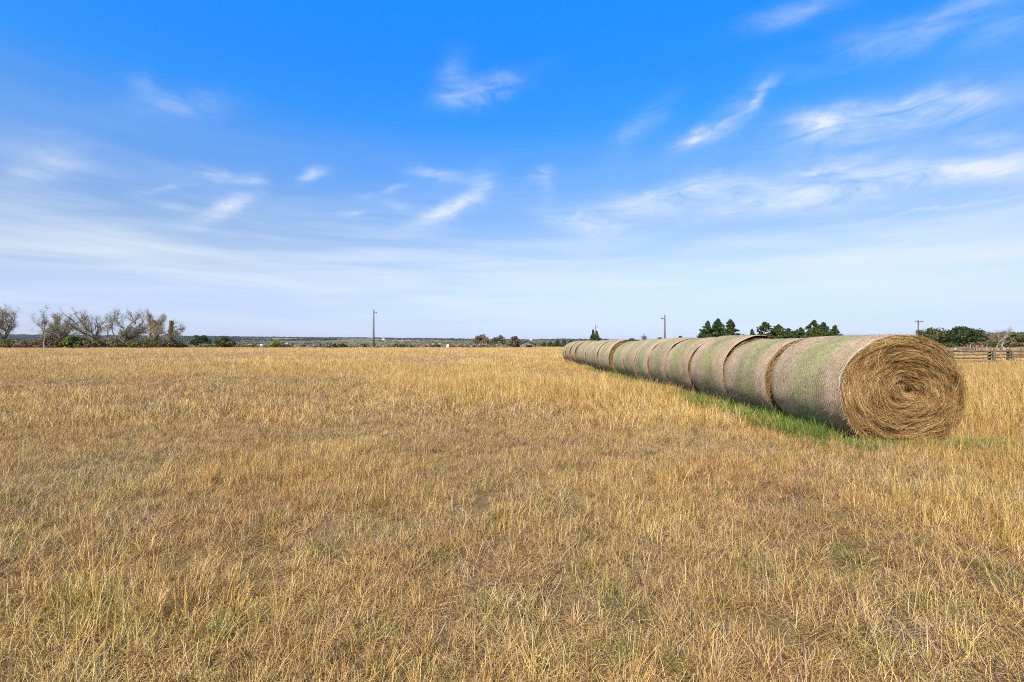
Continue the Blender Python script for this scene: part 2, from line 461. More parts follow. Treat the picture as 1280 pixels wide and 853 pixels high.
def face_mesh(name, W, H, n_str, rng, side=-1):
    """coiled straw end: packed base with spiral ridges + loose strands; lies in y=0 plane facing side*y"""
    mb = MB()
    nr, na = 40, 120
    rs = np.linspace(0.0, 1.0, nr) ** 0.9; th = np.linspace(0, 2 * np.pi, na, endpoint=False)
    RS, TH = np.meshgrid(rs, th, indexing='ij')

    def depth(rs_, th_):
        ph = rs_ * 11.0 - th_ / (2 * np.pi)
        n1 = vnoise(rs_ * 9 + np.cos(th_) * 1.5, np.sin(th_) * 1.5 + rs_ * 2, 2.0, seed)
        return 0.05 * (1 - rs_ ** 4) + 0.006 * np.sin(2 * np.pi * ph + n1 * 5) + 0.07 * (n1 - 0.5) - 0.05 * np.exp(-((rs_) / 0.12) ** 2)
    seed = rng.random() * 20
    X, Z = outline(TH, W, H, RS * 0.985)
    Zc = H * 0.495
    Y = side * (depth(RS, TH) - 0.002)
    v = np.stack([X.ravel(), Y.ravel(), Z.ravel()], 1)
    i = np.arange(nr - 1)[:, None] * na; j = np.arange(na)[None]; j2 = (j + 1) % na
    f = np.stack([(i + j).ravel(), (i + na + j).ravel(), (i + na + j2).ravel(), (i + j2).ravel()], 1)
    if side > 0: f = f[:, ::-1]
    mb.add(v, f, 0)
    # strands: arcs that follow the coil
    k = 5
    r0 = np.sqrt(rng.random(n_str) * 0.97 + 0.002); t0 = rng.random(n_str) * 2 * np.pi
    L = rng.uniform(0.05, 0.24, n_str)
    dth = np.minimum(L / np.maximum(r0 * 0.75, 0.05), 2.2) * np.where(rng.random(n_str) < 0.9, 1, -0.6)
    dr = rng.normal(0.0, 0.035, n_str) + np.where(rng.random(n_str) < 0.2, rng.normal(0, 0.13, n_str), 0)
    s = np.linspace(0, 1, k)[None]
    th_ = t0[:, None] + dth[:, None] * s
    r_ = np.clip(r0[:, None] + dr[:, None] * s + rng.normal(0, .006, (n_str, k)), 0.01, 1.015)
    lift = np.abs(rng.normal(0.004, 0.02, n_str))[:, None] + np.abs(rng.normal(0, 0.022, n_str))[:, None] * s ** 2
    x, z = outline(th_, W, H, r_)
    y = side * (depth(r_, th_) + 0.006 + lift)
    rad = np.stack([x, np.zeros_like(x), z - Zc], 2); rad /= np.linalg.norm(rad, axis=2, keepdims=True) + 1e-6
    tw = rng.normal(0, 0.6, n_str)[:, None, None]
    wd = rad * np.cos(tw) + np.array([0, 1, 0]) * np.sin(tw)
    layer = vnoise(r0 * 22 + t0 * .6, np.cos(t0) * 1.2 + 3, 1.0, seed + 2) * 0.30 + vnoise(np.cos(t0) * 2, np.sin(t0) * 2 + r0 * 5, 1.5, seed) * 0.40
    tint = np.clip(0.12 + layer + rng.normal(0, 0.25, n_str), 0, 1)
    vs, fs, ts = strand_strips(x, y, z, rng.uniform(0.0008, 0.0024, n_str), tint, wd)
    mb.add(vs, fs, 1, ts)
    # bristling straw ends
    m = n_str // 6
    r0 = np.sqrt(rng.random(m)) * 0.99; t0 = rng.random(m) * 2 * np.pi
    x0, z0 = outline(t0, W, H, r0); d0 = depth(r0, t0) - 0.015
    dirs = np.stack([rng.normal(0, 1, m), side * np.abs(rng.normal(0.5, 0.35, m)), rng.normal(-0.25, 1, m)], 1)
    dirs /= np.linalg.norm(dirs, axis=1, keepdims=True)
    Ls = rng.uniform(0.03, 0.10, m)[:, None]
    s3 = np.linspace(0, 1, 3)[None]
    x = x0[:, None] + dirs[:, 0:1] * Ls * s3; y = (side * d0)[:, None] + dirs[:, 1:2] * Ls * s3
    z = np.maximum(z0[:, None] + dirs[:, 2:3] * Ls * s3, 0.01)
    wd = np.cross(dirs, rng.normal(0, 1, (m, 3))); wd /= np.linalg.norm(wd, axis=1, keepdims=True)
    vs, fs, ts = strand_strips(x, y, z, rng.uniform(0.001, 0.002, m), np.clip(rng.normal(0.6, 0.22, m), 0, 1), np.repeat(wd[:, None], 3, 1))
    mb.add(vs, fs, 1, ts)
    m = max(120, n_str // 14)
    t0 = rng.random(m) * 2 * np.pi; x0, z0 = outline(t0, W, H, np.full(m, 0.985))
    dirs = np.stack([np.cos(t0) + rng.normal(0, .8, m), side * np.abs(rng.normal(.35, .4, m)), np.sin(t0) + rng.normal(0, .8, m) - .2], 1)
    dirs /= np.linalg.norm(dirs, axis=1, keepdims=True); Ls = rng.uniform(0.02, 0.085, m)[:, None]
    x = x0[:, None] + dirs[:, 0:1] * Ls * s3; y = (side * 0.0) + dirs[:, 1:2] * Ls * s3
    z = np.maximum(z0[:, None] + dirs[:, 2:3] * Ls * s3 - .02 * s3 ** 2, 0.01)
    wd = np.cross(dirs, rng.normal(0, 1, (m, 3))); wd /= np.linalg.norm(wd, axis=1, keepdims=True)
    vs, fs, ts = strand_strips(x, y, z, rng.uniform(0.001, 0.0024, m), np.clip(rng.normal(0.6, 0.22, m), 0, 1), np.repeat(wd[:, None], 3, 1))
    mb.add(vs, fs, 1, ts)
    return mesh_np(name, np.concatenate(mb.v), np.concatenate(mb.f), [M_core, M_straw], np.concatenate(mb.m), {'tint': np.concatenate(mb.a)})


FACE_FAR = {}
for bi, (y0, y1, p0, p1) in enumerate(BALES):
    rng = np.random.default_rng(100 + bi)
    L = y1 - y0
    W = BW * (1 + (0.0 if bi == 0 else rng.normal(0, 0.012))); H = BH * (1 + (0.0 if bi == 0 else rng.normal(0.004, 0.014)))
    if bi in (3, 4, 8): H *= 1.02
    xa, xb = at(p0, y0) + W / 2, at(p1, y1) + W / 2
    yaw = -math.atan2(xb - xa, y1 - y0)
    if bi > 9: yaw = R(1.6) + rng.normal(0, 0.012)
    root = thing('hay_bale', (xa, y0, -0.015 + tz(xa, y0 + 0.7) * 0.3), BALE_LABEL[bi], 'hay bale', 'round hay bales in one long row', yaw)
    na, nl = 112, 30
    th = np.linspace(0, 2 * np.pi, na, endpoint=False)
    al = np.linspace(0, 1, nl)
    AL, TH = np.meshgrid(al, th, indexing='ij')
    e = np.minimum(AL, 1 - AL) * L
    rim = 1 - 0.018 * np.exp(-(e / 0.04) ** 2) - 0.012 * np.exp(-(e / 0.2) ** 2)
    lump = 1 + 0.05 * (fbm(np.cos(TH) * 2 + AL * L * 0.8, np.sin(TH) * 2 + AL * L * 1.3, 1.3, bi, 3) - 0.5) \
        + 0.008 * (vnoise(AL * L, TH * 0 + bi, 6.0, bi) - 0.5)
    X, Z = outline(TH, W, H, rim * lump)
    Y = AL * L + 0.02 * (vnoise(np.cos(TH) * 2, np.sin(TH) * 2, 1.5, bi + 4) - 0.5)
    v = np.stack([X.ravel(), Y.ravel(), Z.ravel()], 1)
    i = np.arange(nl - 1)[:, None] * na; j = np.arange(na)[None]; j2 = (j + 1) % na
    f = np.stack([(i + j).ravel(), (i + j2).ravel(), (i + na + j2).ravel(), (i + na + j).ravel()], 1)
    V = [v]; Fq = [f]; MI = [np.zeros(len(f))]; T = [np.full(len(v), 0.5)]; A1 = [AL.ravel()]; A2 = [TH.ravel() / (2 * np.pi)]; nn = len(v)
    # straw flecks caught in the net
    nf = 9000 if bi < 2 else 5000 if bi < 5 else 1800 if bi < 9 else 0
    if nf:
        t0 = rng.uniform(R(10), R(260), nf); a0 = rng.uniform(0.01, 0.99, nf); k = 3
        dirn = rng.normal(0, 0.75, nf)
        ln = rng.uniform(0.015, 0.06, nf)
        s = np.linspace(-.5, .5, k)[None]
        a_ = np.clip(a0[:, None] + np.sin(dirn)[:, None] * ln[:, None] * s / L, 0, 1)
        t_ = t0[:, None] + np.cos(dirn)[:, None] * ln[:, None] * s / 0.75
        e_ = np.minimum(a_, 1 - a_) * L
        rm = 1 - 0.018 * np.exp(-(e_ / 0.04) ** 2) - 0.012 * np.exp(-(e_ / 0.2) ** 2)
        lm = 1 + 0.05 * (fbm(np.cos(t_) * 2 + a_ * L * 0.8, np.sin(t_) * 2 + a_ * L * 1.3, 1.3, bi, 3) - 0.5) \
            + 0.008 * (vnoise(a_ * L, t_ * 0 + bi, 6.0, bi) - 0.5)
        up = 0.0015 + np.abs(rng.normal(0, 0.003, nf))[:, None] + (np.abs(rng.normal(0, .004, nf)) + np.where(rng.random(nf) < .06, rng.uniform(.008, .03, nf), 0))[:, None] * (s + .5)
        x, z = outline(t_, W, H, rm * lm + up / 0.75)
        wd = np.stack([-np.sin(t_) * -np.sin(dirn)[:, None], np.cos(dirn)[:, None] + t_ * 0, np.cos(t_) * -np.sin(dirn)[:, None]], 2)
        vs, fs, ts = strand_strips(x, a_ * L, z, rng.uniform(0.0008, 0.0018, nf), np.clip(rng.normal(0.5, 0.28, nf), 0, 1), wd)
        V.append(vs); Fq.append(fs + nn); MI.append(np.full(len(fs), 1)); T.append(ts); A1.append(ts * 0); A2.append(ts * 0); nn += len(vs)
    me = mesh_np('net_wrap', np.concatenate(V), np.concatenate(Fq), [M_net, M_fleck], np.concatenate(MI),
                 {'tint': np.concatenate(T), 'along': np.concatenate(A1), 'around': np.concatenate(A2)}, smooth=True)
    net = link('net_wrap', me, root)

    def hoop(a_c, wid, mat, name, t_lo=20, t_hi=250):
        tt = np.radians(np.linspace(t_lo, t_hi, 70)); rows = []
        for da in (-wid / 2, wid / 2):
            aa = a_c + da / L + 0.012 * (vnoise(tt * 3, tt * 0, 1, bi) - 0.5) / L * 6
            e_ = np.minimum(aa, 1 - aa) * L
            rm = 1 - 0.018 * np.exp(-(e_ / 0.04) ** 2) - 0.012 * np.exp(-(e_ / 0.2) ** 2)
            lm = 1 + 0.05 * (fbm(np.cos(tt) * 2 + aa * L * 0.8, np.sin(tt) * 2 + aa * L * 1.3, 1.3, bi, 3) - 0.5) + 0.008 * (vnoise(aa * L, tt * 0 + bi, 6.0, bi) - 0.5)
            x, z = outline(tt, W, H, rm * lm + 0.006)
            rows.append(np.stack([x, aa * L, z], 1))
        vv_ = np.concatenate(rows); q = np.arange(69)
        return link(name, mesh_np(name, vv_, np.stack([q, q + 1, q + 71, q + 70], 1), [mat], smooth=True), root)
    if bi == 5:
        hoop(0.42, 0.075, M_gstripe, 'net_stripe', 95, 235); hoop(0.94, 0.09, M_wstripe, 'net_edge', 60, 230)
    if bi == 0: hoop(0.03, 0.012, M_wstripe, 'net_edge', 60, 215)
    if bi == 4: hoop(0.96, 0.05, M_wstripe, 'net_edge', 150, 215)
    if bi == 10: hoop(0.45, 0.07, M_wstripe, 'net_stripe', 165, 225)
    # the two straw ends
    if bi == 0:
        fm = face_mesh('straw_end', W * 0.985, H * 0.98, 27000, rng)
    else:
        key = 'near' if bi < 9 else 'far'
        if key not in FACE_FAR: FACE_FAR[key] = face_mesh('straw_end', BW * 0.98, BH * 0.975, 3500 if key == 'near' else 900, rng)
        fm = FACE_FAR[key]
    link('straw_end', fm, root, (0, 0.012, H * 0.012))
    if 'back' not in FACE_FAR: FACE_FAR['back'] = face_mesh('straw_end', BW * 0.98, BH * 0.975, 700, rng, 1)
    link('straw_end', FACE_FAR['back'], root, (0, L - 0.012, H * 0.012))


def bale_dist(x, y):
    """distance left(-)/right(+) of the row's left edge, and whether beside the row"""
    xl = np.interp(y, [5.8, 17.3, 29.6], [at(1049, 5.8), at(765, 17.3), at(701, 29.6)])
    return x - xl

# ------------------------------------------------------------------ grass blades
def blades(n, size, L, w, lean, curl, tint, rng, seg=4, fan=0.0, bias=None, disc=False, root=None, swirl=0.0, z0=None):
    """n bent blades rooted over a size x size square -> v, f, tint"""
    if disc:
        rr_ = np.sqrt(rng.random(n)) * size / 2; aa = rng.random(n) * 2 * np.pi
        rx, ry = rr_ * np.cos(aa), rr_ * np.sin(aa)
    else:
        rx, ry = rng.uniform(-size / 2, size / 2, n), rng.uniform(-size / 2, size / 2, n)
    if root is not None: rx, ry = root[:, 0], root[:, 1]
    h = rng.random(n) * 2 * np.pi
    if fan: h = np.where(rng.random(n) < fan, np.arctan2(ry, rx) + rng.normal(0, 0.5, n), h)
    if bias is not None: h = bias + rng.normal(0, 0.7, n)
    th = lean[:, None] + curl[:, None] * np.linspace(0, 1, seg + 1)[None]
    th = th[:, :-1] + np.random.default_rng(3).normal(0, 0.12, (n, seg))
    ds = (L / seg)[:, None]
    hh_ = h[:, None] + rng.normal(0, 1, n)[:, None] * swirl * np.linspace(0, 1, seg)[None]
    st = np.sin(th) * ds; O = np.zeros((n, 1))
    px = rx[:, None] + np.concatenate([O, np.cumsum(st * np.cos(hh_), 1)], 1)
    py = ry[:, None] + np.concatenate([O, np.cumsum(st * np.sin(hh_), 1)], 1)
    pz = np.concatenate([O, np.cumsum(np.cos(th) * ds, 1)], 1)
    if z0 is not None: pz = pz + z0[:, None]
    pz = np.maximum(pz, 0.006) - 0.008
    a = h + np.pi / 2 + rng.normal(0, 0.5, n)
    wd = np.stack([np.cos(a), np.sin(a), np.zeros(n)], 1)[:, None, :] * np.ones((1, seg + 1, 1))
    return strand_strips(px, py, pz, w / 2, tint, wd)


def join(parts):
    V, Fq, T, n = [], [], [], 0
    for v, f, t in parts:
        V.append(v); Fq.append(f + n); T.append(t); n += len(v)
    return np.concatenate(V), np.concatenate(Fq), np.concatenate(T)


def src_collection(name, meshes):
    c = bpy.data.collections.new(name)          # source shapes only, not linked to the scene
    for k, me in enumerate(meshes):
        o = bpy.data.objects.new('%s_%02d' % (name, k), me); c.objects.link(o)
    return c


def scatter(name, coll, pts, rot, scl, idx, tone, label, cat, mat=None):
    """one 'stuff' object: a point per clump, shapes instanced on them"""
    me = bpy.data.meshes.new(name)
    me.vertices.add(len(pts)); me.vertices.foreach_set('co', np.asarray(pts, np.float32).ravel())
    for an, typ, av in (('rot', 'FLOAT_VECTOR', rot), ('scl', 'FLOAT_VECTOR', scl), ('idx', 'INT', idx), ('tone', 'FLOAT', tone)):
        a = me.attributes.new(an, typ, 'POINT')
        a.data.foreach_set('vector' if typ == 'FLOAT_VECTOR' else 'value', np.asarray(av, np.int32 if typ == 'INT' else np.float32).ravel())
    if mat: me.materials.append(mat)
    o = link(name, me)
    ng = bpy.data.node_groups.new(name, 'GeometryNodeTree')
    ng.interface.new_socket('Geometry', in_out='INPUT', socket_type='NodeSocketGeometry')
    ng.interface.new_socket('Geometry', in_out='OUTPUT', socket_type='NodeSocketGeometry')
    gi = ng.nodes.new('NodeGroupInput'); go = ng.nodes.new('NodeGroupOutput')
    ip = ng.nodes.new('GeometryNodeInstanceOnPoints'); ci = ng.nodes.new('GeometryNodeCollectionInfo')
    ci.inputs['Collection'].default_value = coll
    ci.inputs['Separate Children'].default_value = True; ci.inputs['Reset Children'].default_value = True
    ip.inputs['Pick Instance'].default_value = True

    def na(nm, dt):
        q = ng.nodes.new('GeometryNodeInputNamedAttribute'); q.data_type = dt; q.inputs['Name'].default_value = nm
        return q.outputs['Attribute']
    ng.links.new(gi.outputs[0], ip.inputs['Points']); ng.links.new(ci.outputs[0], ip.inputs['Instance'])
    ng.links.new(na('idx', 'INT'), ip.inputs['Instance Index'])
    er = ng.nodes.new('FunctionNodeEulerToRotation'); ng.links.new(na('rot', 'FLOAT_VECTOR'), er.inputs[0])
    ng.links.new(er.outputs[0], ip.inputs['Rotation']); ng.links.new(na('scl', 'FLOAT_VECTOR'), ip.inputs['Scale'])
    ng.links.new(ip.outputs[0], go.inputs[0])
    md = o.modifiers.new('scatter', 'NODES'); md.node_group = ng
    return tag(o, label, cat, kind='stuff')


def tn(rng, m, s, n):
    return np.clip(rng.normal(m, s, n), 0, 0.96)


def clumped(n, size, k, sig, rng):
    """roots gathered in k clumps: positions and the clump number of each blade"""
    c = rng.uniform(-size / 2, size / 2, (k, 2)); i = rng.integers(0, k, n)
    p = c[i] + rng.normal(0, 1, (n, 2)) * sig * rng.uniform(0.5, 1.5, k)[i][:, None]
    return p, i


def mat_patch(seed, size, n_mat, n_up, wk=1.0, lk=1.0, k=16, sig=0.05, tm=0.12, n_lit=0):
    rng = np.random.default_rng(seed)
    p, i = clumped(n_mat, size, k, sig * 1.5, rng)
    t1 = np.clip(rng.normal(0.42, 0.30, k)[i] * 0.85 + rng.normal(0.06, 0.27, n_mat), 0, .96); t1 = np.where(rng.random(n_mat) < 0.02, 1.0, t1)
    lit = blades(n_mat, size, rng.uniform(0.05, 0.19, n_mat) * lk, rng.uniform(0.0016, 0.0032, n_mat) * wk,
                 np.abs(rng.normal(1.0, 0.38, n_mat)), rng.normal(0.3, 1.1, n_mat), t1, rng, root=p)
    p, i = clumped(n_up, size, k, sig, rng)
    hk = rng.uniform(0.5, 1.6, k)[i]
    up = blades(n_up, size, rng.uniform(0.07, 0.18, n_up) * lk * hk, rng.uniform(0.0016, 0.0032, n_up) * wk,
                np.abs(rng.normal(0.5, 0.3, n_up)), rng.normal(0.65, 0.7, n_up), np.clip(rng.normal(0.55, 0.26, k)[i] * .85 + rng.normal(tm, 0.17, n_up), 0, .96), rng, root=p)
    thatch = []
    if n_lit:      # last year's fallen stems, lying every way
        kt = rng.normal(0.5, 0.2, 9)
        thatch = [blades(n_lit, size * 1.05, rng.uniform(0.025, 0.10, n_lit) * lk, rng.uniform(0.0014, 0.0029, n_lit) * wk, rng.normal(1.42, 0.2, n_lit), rng.normal(0.15, 0.35, n_lit),
                         np.clip(rng.normal(0.44, 0.33, n_lit), 0.0, 0.95), rng, seg=3, swirl=0.7, z0=np.abs(rng.normal(0, 0.016, n_lit)) * lk)]
    v, f, t = join([lit, up] + thatch)
    return mesh_np('grass_mat', v, f, [M_mat], attrs={'tint': t})


def tuft(seed, n, size, l0, l1, w0, w1, lean, curl, mat, tm=0.55, bias=None, seg=5, heads=0):
    rng = np.random.default_rng(seed)
    parts = [blades(n, size, rng.uniform(l0, l1, n), rng.uniform(w0, w1, n), np.abs(rng.normal(lean, lean * 0.6, n)),
                    rng.normal(curl, 0.3, n), tn(rng, tm, 0.22, n), rng, seg, fan=0.7, bias=bias, disc=True)]
    v, f, t = join(parts)
    return mesh_np('tuft', v, f, [mat], attrs={'tint': t})


# where the grass stands tall (bright, golden) and where it lies matted, as places in the field
TALL = []
MATTED = []


def gp(px, py):
    Y = CAM_H * F / (py - 429.0)
    return at(px, Y), Y


for px, py, rx, ry, a in [(665, 486, 2.6, 2.6, .75), (735, 496, 2.2, 2.0, .55), (605, 500, 2.0, 2.0, .3), (590, 463, 6, 4, .3), (300, 590, 1.0, .9, .40), (400, 590, .9, .8, .35), (470, 570, 1.0, .9, .35),
                          (1150, 640, .55, .45, .45), (1230, 660, .6, .6, .45), (1290, 640, .8, .6, .5), (90, 790, .55, .4, .45), (210, 760, .4, .3, .35), (20, 720, .4, .5, .3),
                          (80, 470, 11, 3.2, .40), (230, 462, 9, 3.5, .3), (400, 470, 5, 2.4, .22), (640, 452, 14, 8, .22), (500, 486, 2.2, 1.6, .2)]:
    TALL.append((*gp(px, py), rx, ry, a))
for px, py, rx, ry, a in [(150, 478, 5.5, 1.4, .5), (60, 485, 4, 1.2, .35), (330, 500, 3.5, 1.6, .35), (570, 582, .9, .5, .5), (940, 630, .55, .35, .5), (1010, 655, .6, .3, .45), (1120, 690, .5, .3, .35), (610, 745, .4, .3, .45),
                          (700, 770, .5, .25, .3), (640, 512, 2.2, .9, .3), (530, 545, 1.2, .6, .25), (820, 560, 1.2, .8, .25), (1080, 590, .8, .35, .3), (250, 640, .6, .4, .25)]:
    MATTED.append((*gp(px, py), rx, ry, a))


def tallness(x, y):
    t = 0.30 + 0.95 * (fbm(x, y * 0.75, 0.22, 2, 4) - 0.5) + 0.6 * (fbm(x, y, 0.9, 6, 3) - 0.5)
    for cx, cy, rx, ry, a in TALL: t = t + a * np.exp(-((x - cx) / rx) ** 2 - ((y - cy) / ry) ** 2)
    for cx, cy, rx, ry, a in MATTED: t = t - a * np.exp(-((x - cx) / rx) ** 2 - ((y - cy) / ry) ** 2)
    bd = bale_dist(x, y)
    beside = (y > 5.2) & (y < 30)
    t = t + np.where((bd > 2.0) & (y > 5.6), 0.62, 0)                        # the uncut side right of the row
    t = t + np.where(beside & (bd < 0.15), 0.30 * np.exp(-((bd + 0.85) / 0.5) ** 2) * np.clip((y - 6.5) / 2, 0, 1), 0)
    t = t + np.clip((y - 40) / 60, 0, 0.22)
    return np.clip(t, 0, 1)


def inside_bale(x, y, m=0.0):
    bd = bale_dist(x, y)
    return (bd > 0.12 - m) & (bd < 1.5 + m) & (y > 5.8 - m) & (y < 29.6 + m)


def grid_pts(y0, y1, step, xmax_k=1.22, pad=1.2, jit=0.5):
    ys = np.arange(y0, y1, step)
    P_ = []
    for y in ys:
        hw = y * xmax_k + pad
        xs = np.arange(-hw, hw, step)
        P_.append(np.stack([xs, np.full_like(xs, y)], 1))
    p = np.concatenate(P_)
    return p + RNG.uniform(-jit, jit, p.shape) * step


def place(p, sc=None):
    return np.stack([p[:, 0], p[:, 1], terrain(p[:, 0], p[:, 1])], 1)


def zrot(n, tilt=0.0):
    return np.stack([RNG.normal(0, tilt, n), RNG.normal(0, tilt, n), RNG.random(n) * 6.283], 1)


# --- the short matted sward, in three grains by distance
near_c = src_collection('near_sward', [mat_patch(s, 0.5, 700, 170, k=24, sig=0.034, n_lit=1300, lk=0.8) for s in range(6)])
p = grid_pts(0.9, 7.5, 0.36); p = p[~inside_bale(p[:, 0], p[:, 1])]
t = tallness(p[:, 0], p[:, 1]); n = len(p)
s = RNG.uniform(0.85, 1.2, n); hz = (0.72 + 0.6 * t) * RNG.uniform(0.7, 1.4, n)
scatter('short_grass', near_c, place(p), zrot(n), np.stack([s, s, hz], 1), RNG.integers(0, 6, n), np.clip(t + RNG.normal(0, .2, n), 0, 1),
        'matted dry grass covering the foreground of the pasture', 'grass')
mid_c = src_collection('mid_sward', [mat_patch(20 + s, 1.0, 700, 330, 2.4, 1.2, 34, 0.06, n_lit=1000) for s in range(5)])
p = grid_pts(7.2, 26, 0.66); p = p[~inside_bale(p[:, 0], p[:, 1])]
t = tallness(p[:, 0], p[:, 1]); n = len(p)
s = RNG.uniform(0.9, 1.25, n); hz = (0.55 + 0.95 * t) * RNG.uniform(0.75, 1.3, n)
scatter('dry_grass', mid_c, place(p), zrot(n), np.stack([s, s, hz], 1), RNG.integers(0, 5, n), np.clip(t + RNG.normal(0, .15, n), 0, 1),
        'dry grass sward of the middle of the pasture', 'grass')
far_c = src_collection('far_sward', [mat_patch(40 + s, 3.2, 1300, 1500, 5.0, 2.0, 60, 0.2, 0.2) for s in range(5)])
p = grid_pts(25, 128, 2.1)
p = p[~inside_bale(p[:, 0], p[:, 1], 0.4)]
t = tallness(p[:, 0], p[:, 1]); n = len(p)
s = RNG.uniform(0.95, 1.25, n); hz = (0.40 + 0.85 * t) * RNG.uniform(0.75, 1.25, n)
scatter('pasture_grass', far_c, place(p), zrot(n), np.stack([s, s, hz], 1), RNG.integers(0, 5, n), np.clip(t + RNG.normal(0, .12, n), 0, 1),
        'golden dry grass of the far pasture up to the tree line', 'grass')

# --- low bunches: rounded clumps with dark hollows between them
def bunch(seed, n, rad, l0, l1, w0, w1):
    rng = np.random.default_rng(seed)
    r = np.abs(rng.normal(0, 0.5, n)) * rad; a = rng.random(n) * 6.283
    root = np.stack([r * np.cos(a), r * np.sin(a)], 1)
    lean = np.clip(0.42 + 0.55 * r / rad + rng.normal(0, 0.36, n), 0, 1.5)
    v, f, t = blades(n, 1, rng.uniform(l0, l1, n) * (1.1 - 0.35 * np.clip(r / rad, 0, 1.4)), rng.uniform(w0, w1, n), lean, rng.normal(0.8, 0.85, n),
                     np.clip(rng.normal(0.48, 0.29, n), 0, .95), rng, fan=0.65, root=root, swirl=0.35)
    return mesh_np('bunch', v, f, [M_mat], attrs={'tint': t})


def add_bunches(name, coll, k, y0, y1, step, label):
    p = grid_pts(y0, y1, step, jit=0.75); p = p[~inside_bale(p[:, 0], p[:, 1])]
    t = tallness(p[:, 0], p[:, 1]); m_ = fbm(p[:, 0], p[:, 1], 1.4, 21, 3)
    kp = RNG.random(len(p)) < np.clip(0.35 + 2.2 * (m_ - 0.36) + 0.4 * t, 0.12, 0.95)
    p, t, m_ = p[kp], t[kp], m_[kp]; n = len(p)
    s_ = RNG.uniform(0.7, 1.35, n); hz_ = s_ * (0.62 + 0.75 * t) * RNG.uniform(0.75, 1.2, n)
    scatter(name, coll, place(p), zrot(n, 0.12), np.stack([s_, s_, hz_], 1), RNG.integers(0, k, n),
            np.clip(0.12 + 0.55 * t + 0.5 * (m_ - 0.4) + RNG.normal(0.1, .24, n), 0, 1), label, 'grass')


add_bunches('grass_clumps', src_collection('near_bunch', [bunch(140 + q, 130, 0.070, 0.04, 0.13, 0.0014, 0.0028) for q in range(7)]), 7, 1.2, 7.6, 0.125, 'low rounded clumps of dry grass in the foreground')
add_bunches('meadow_clumps', src_collection('mid_bunch', [bunch(150 + q, 130, 0.16, 0.08, 0.22, 0.004, 0.0075) for q in range(6)]), 6, 7.4, 27, 0.30, 'low rounded clumps of dry grass in the middle of the pasture')

# --- standing tufts and stalks
tall_src = [tuft(60 + s, 46, 0.16, 0.14, 0.30, 0.0018, 0.0034, 0.28, 0.5, M_mat, 0.6) for s in range(4)] + \
           [tuft(70 + s, 30, 0.22, 0.22, 0.46, 0.0018, 0.0034, 0.2, 0.35, M_tall, 0.5) for s in range(4)] + \
           [tuft(80 + s, 9, 0.30, 0.34, 0.62, 0.002, 0.0034, 0.22, 0.4, M_tall, 0.65, bias=2.7, seg=6) for s in range(3)]
tall_c = src_collection('tuft', tall_src)


def add_tufts(name, y0, y1, step, k, wmul, label):
    p = grid_pts(y0, y1, step, jit=0.8); p = p[~inside_bale(p[:, 0], p[:, 1])]
    t = tallness(p[:, 0], p[:, 1])
    keep = RNG.random(len(p)) < np.clip(0.05 + (t - 0.25) * 1.35, 0.03, 1) * k
    p = p[keep]; t = t[keep]; n = len(p)
    kind = np.where(RNG.random(n) < np.clip((t - 0.35) * 1.5, 0.03, 0.8), np.where(RNG.random(n) < 0.35, RNG.integers(8, 11, n), RNG.integers(4, 8, n)), RNG.integers(0, 4, n))
    s = RNG.uniform(0.65, 1.1, n) * (0.75 + 0.4 * t)
    r = zrot(n, 0.12); r[:, 2] = np.where(kind >= 8, RNG.normal(0, 0.5, n), r[:, 2])
    scatter(name, tall_c, place(p), r, np.stack([s * wmul, s * wmul, s], 1), kind, np.clip(t + RNG.normal(0.15, .2, n), 0, 1), label, 'grass')


add_tufts('grass_tufts', 1.3, 7.5, 0.17, 0.30, 0.85, 'standing golden grass tufts and stalks in the foreground')
add_tufts('standing_grass', 7.4, 27, 0.27, 0.8, 1.5, 'tall golden grass tufts in the middle of the pasture and right of the bales')
tuft_far = src_collection('far_tuft', [tuft(90 + s, 60, 1.0, 0.25, 0.55, 0.008, 0.014, 0.22, 0.4, M_tall, 0.5, seg=3) for s in range(4)])
p = grid_pts(26, 122, 1.5, jit=0.9); t = tallness(p[:, 0], p[:, 1]); kp = (RNG.random(len(p)) < np.clip((t - 0.42) * 2.0, 0, 1)) & ~inside_bale(p[:, 0], p[:, 1], 0.5)
p = p[kp]; n = len(p); s = RNG.uniform(0.6, 1.0, n)
scatter('far_grass_tufts', tuft_far, place(p), zrot(n, 0.08), np.stack([s * 1.3, s * 1.3, s * 0.85], 1), RNG.integers(0, 4, n), RNG.uniform(0.5, 1, n),
        'taller pale grass clumps scattered over the far pasture', 'grass')

# --- green grass along the bales and a few green sprigs in the sward
green_c = src_collection('green_tuft', [tuft(110 + s, 55, 0.24, 0.10, 0.30, 0.003, 0.0055, 0.4, 0.7, M_green, 0.42) for s in range(4)] +
                         [tuft(116 + s, 20, 0.12, 0.05, 0.12, 0.002, 0.0035, 0.5, 0.6, M_green, 0.35) for s in range(2)])
P1 = []
for y in np.arange(5.5, 29, 0.075):
    xl = float(np.interp(y, [5.8, 17.3, 29.6], [at(1049, 5.8), at(765, 17.3), at(701, 29.6)]))
    w = (0.62 if y < 10 else 0.48) + 0.22 * (vnoise(y, 0, 0.8, 9) - 0.5)
    dens = 6 if y < 9.5 else 5
    for q in range(dens):
        if RNG.random() < (0.95 if y < 10 else 0.8) * (1 if y < 9 else min(1, max(0, (vnoise(y, q, 1.6, 3) - 0.12) * 2.6))): P1.append((xl - w * RNG.random() ** 1.1 + 0.2, y))
for q in range(105):                                             # in front of the nearest end and round its right foot
    P1.append((RNG.uniform(4.1, 6.2), RNG.normal(5.6, 0.13)))
for q in range(60):
    P1.append((RNG.uniform(5.4, 7.6), RNG.normal(5.5, 0.2)))
P1 = np.array(P1)
P2 = []
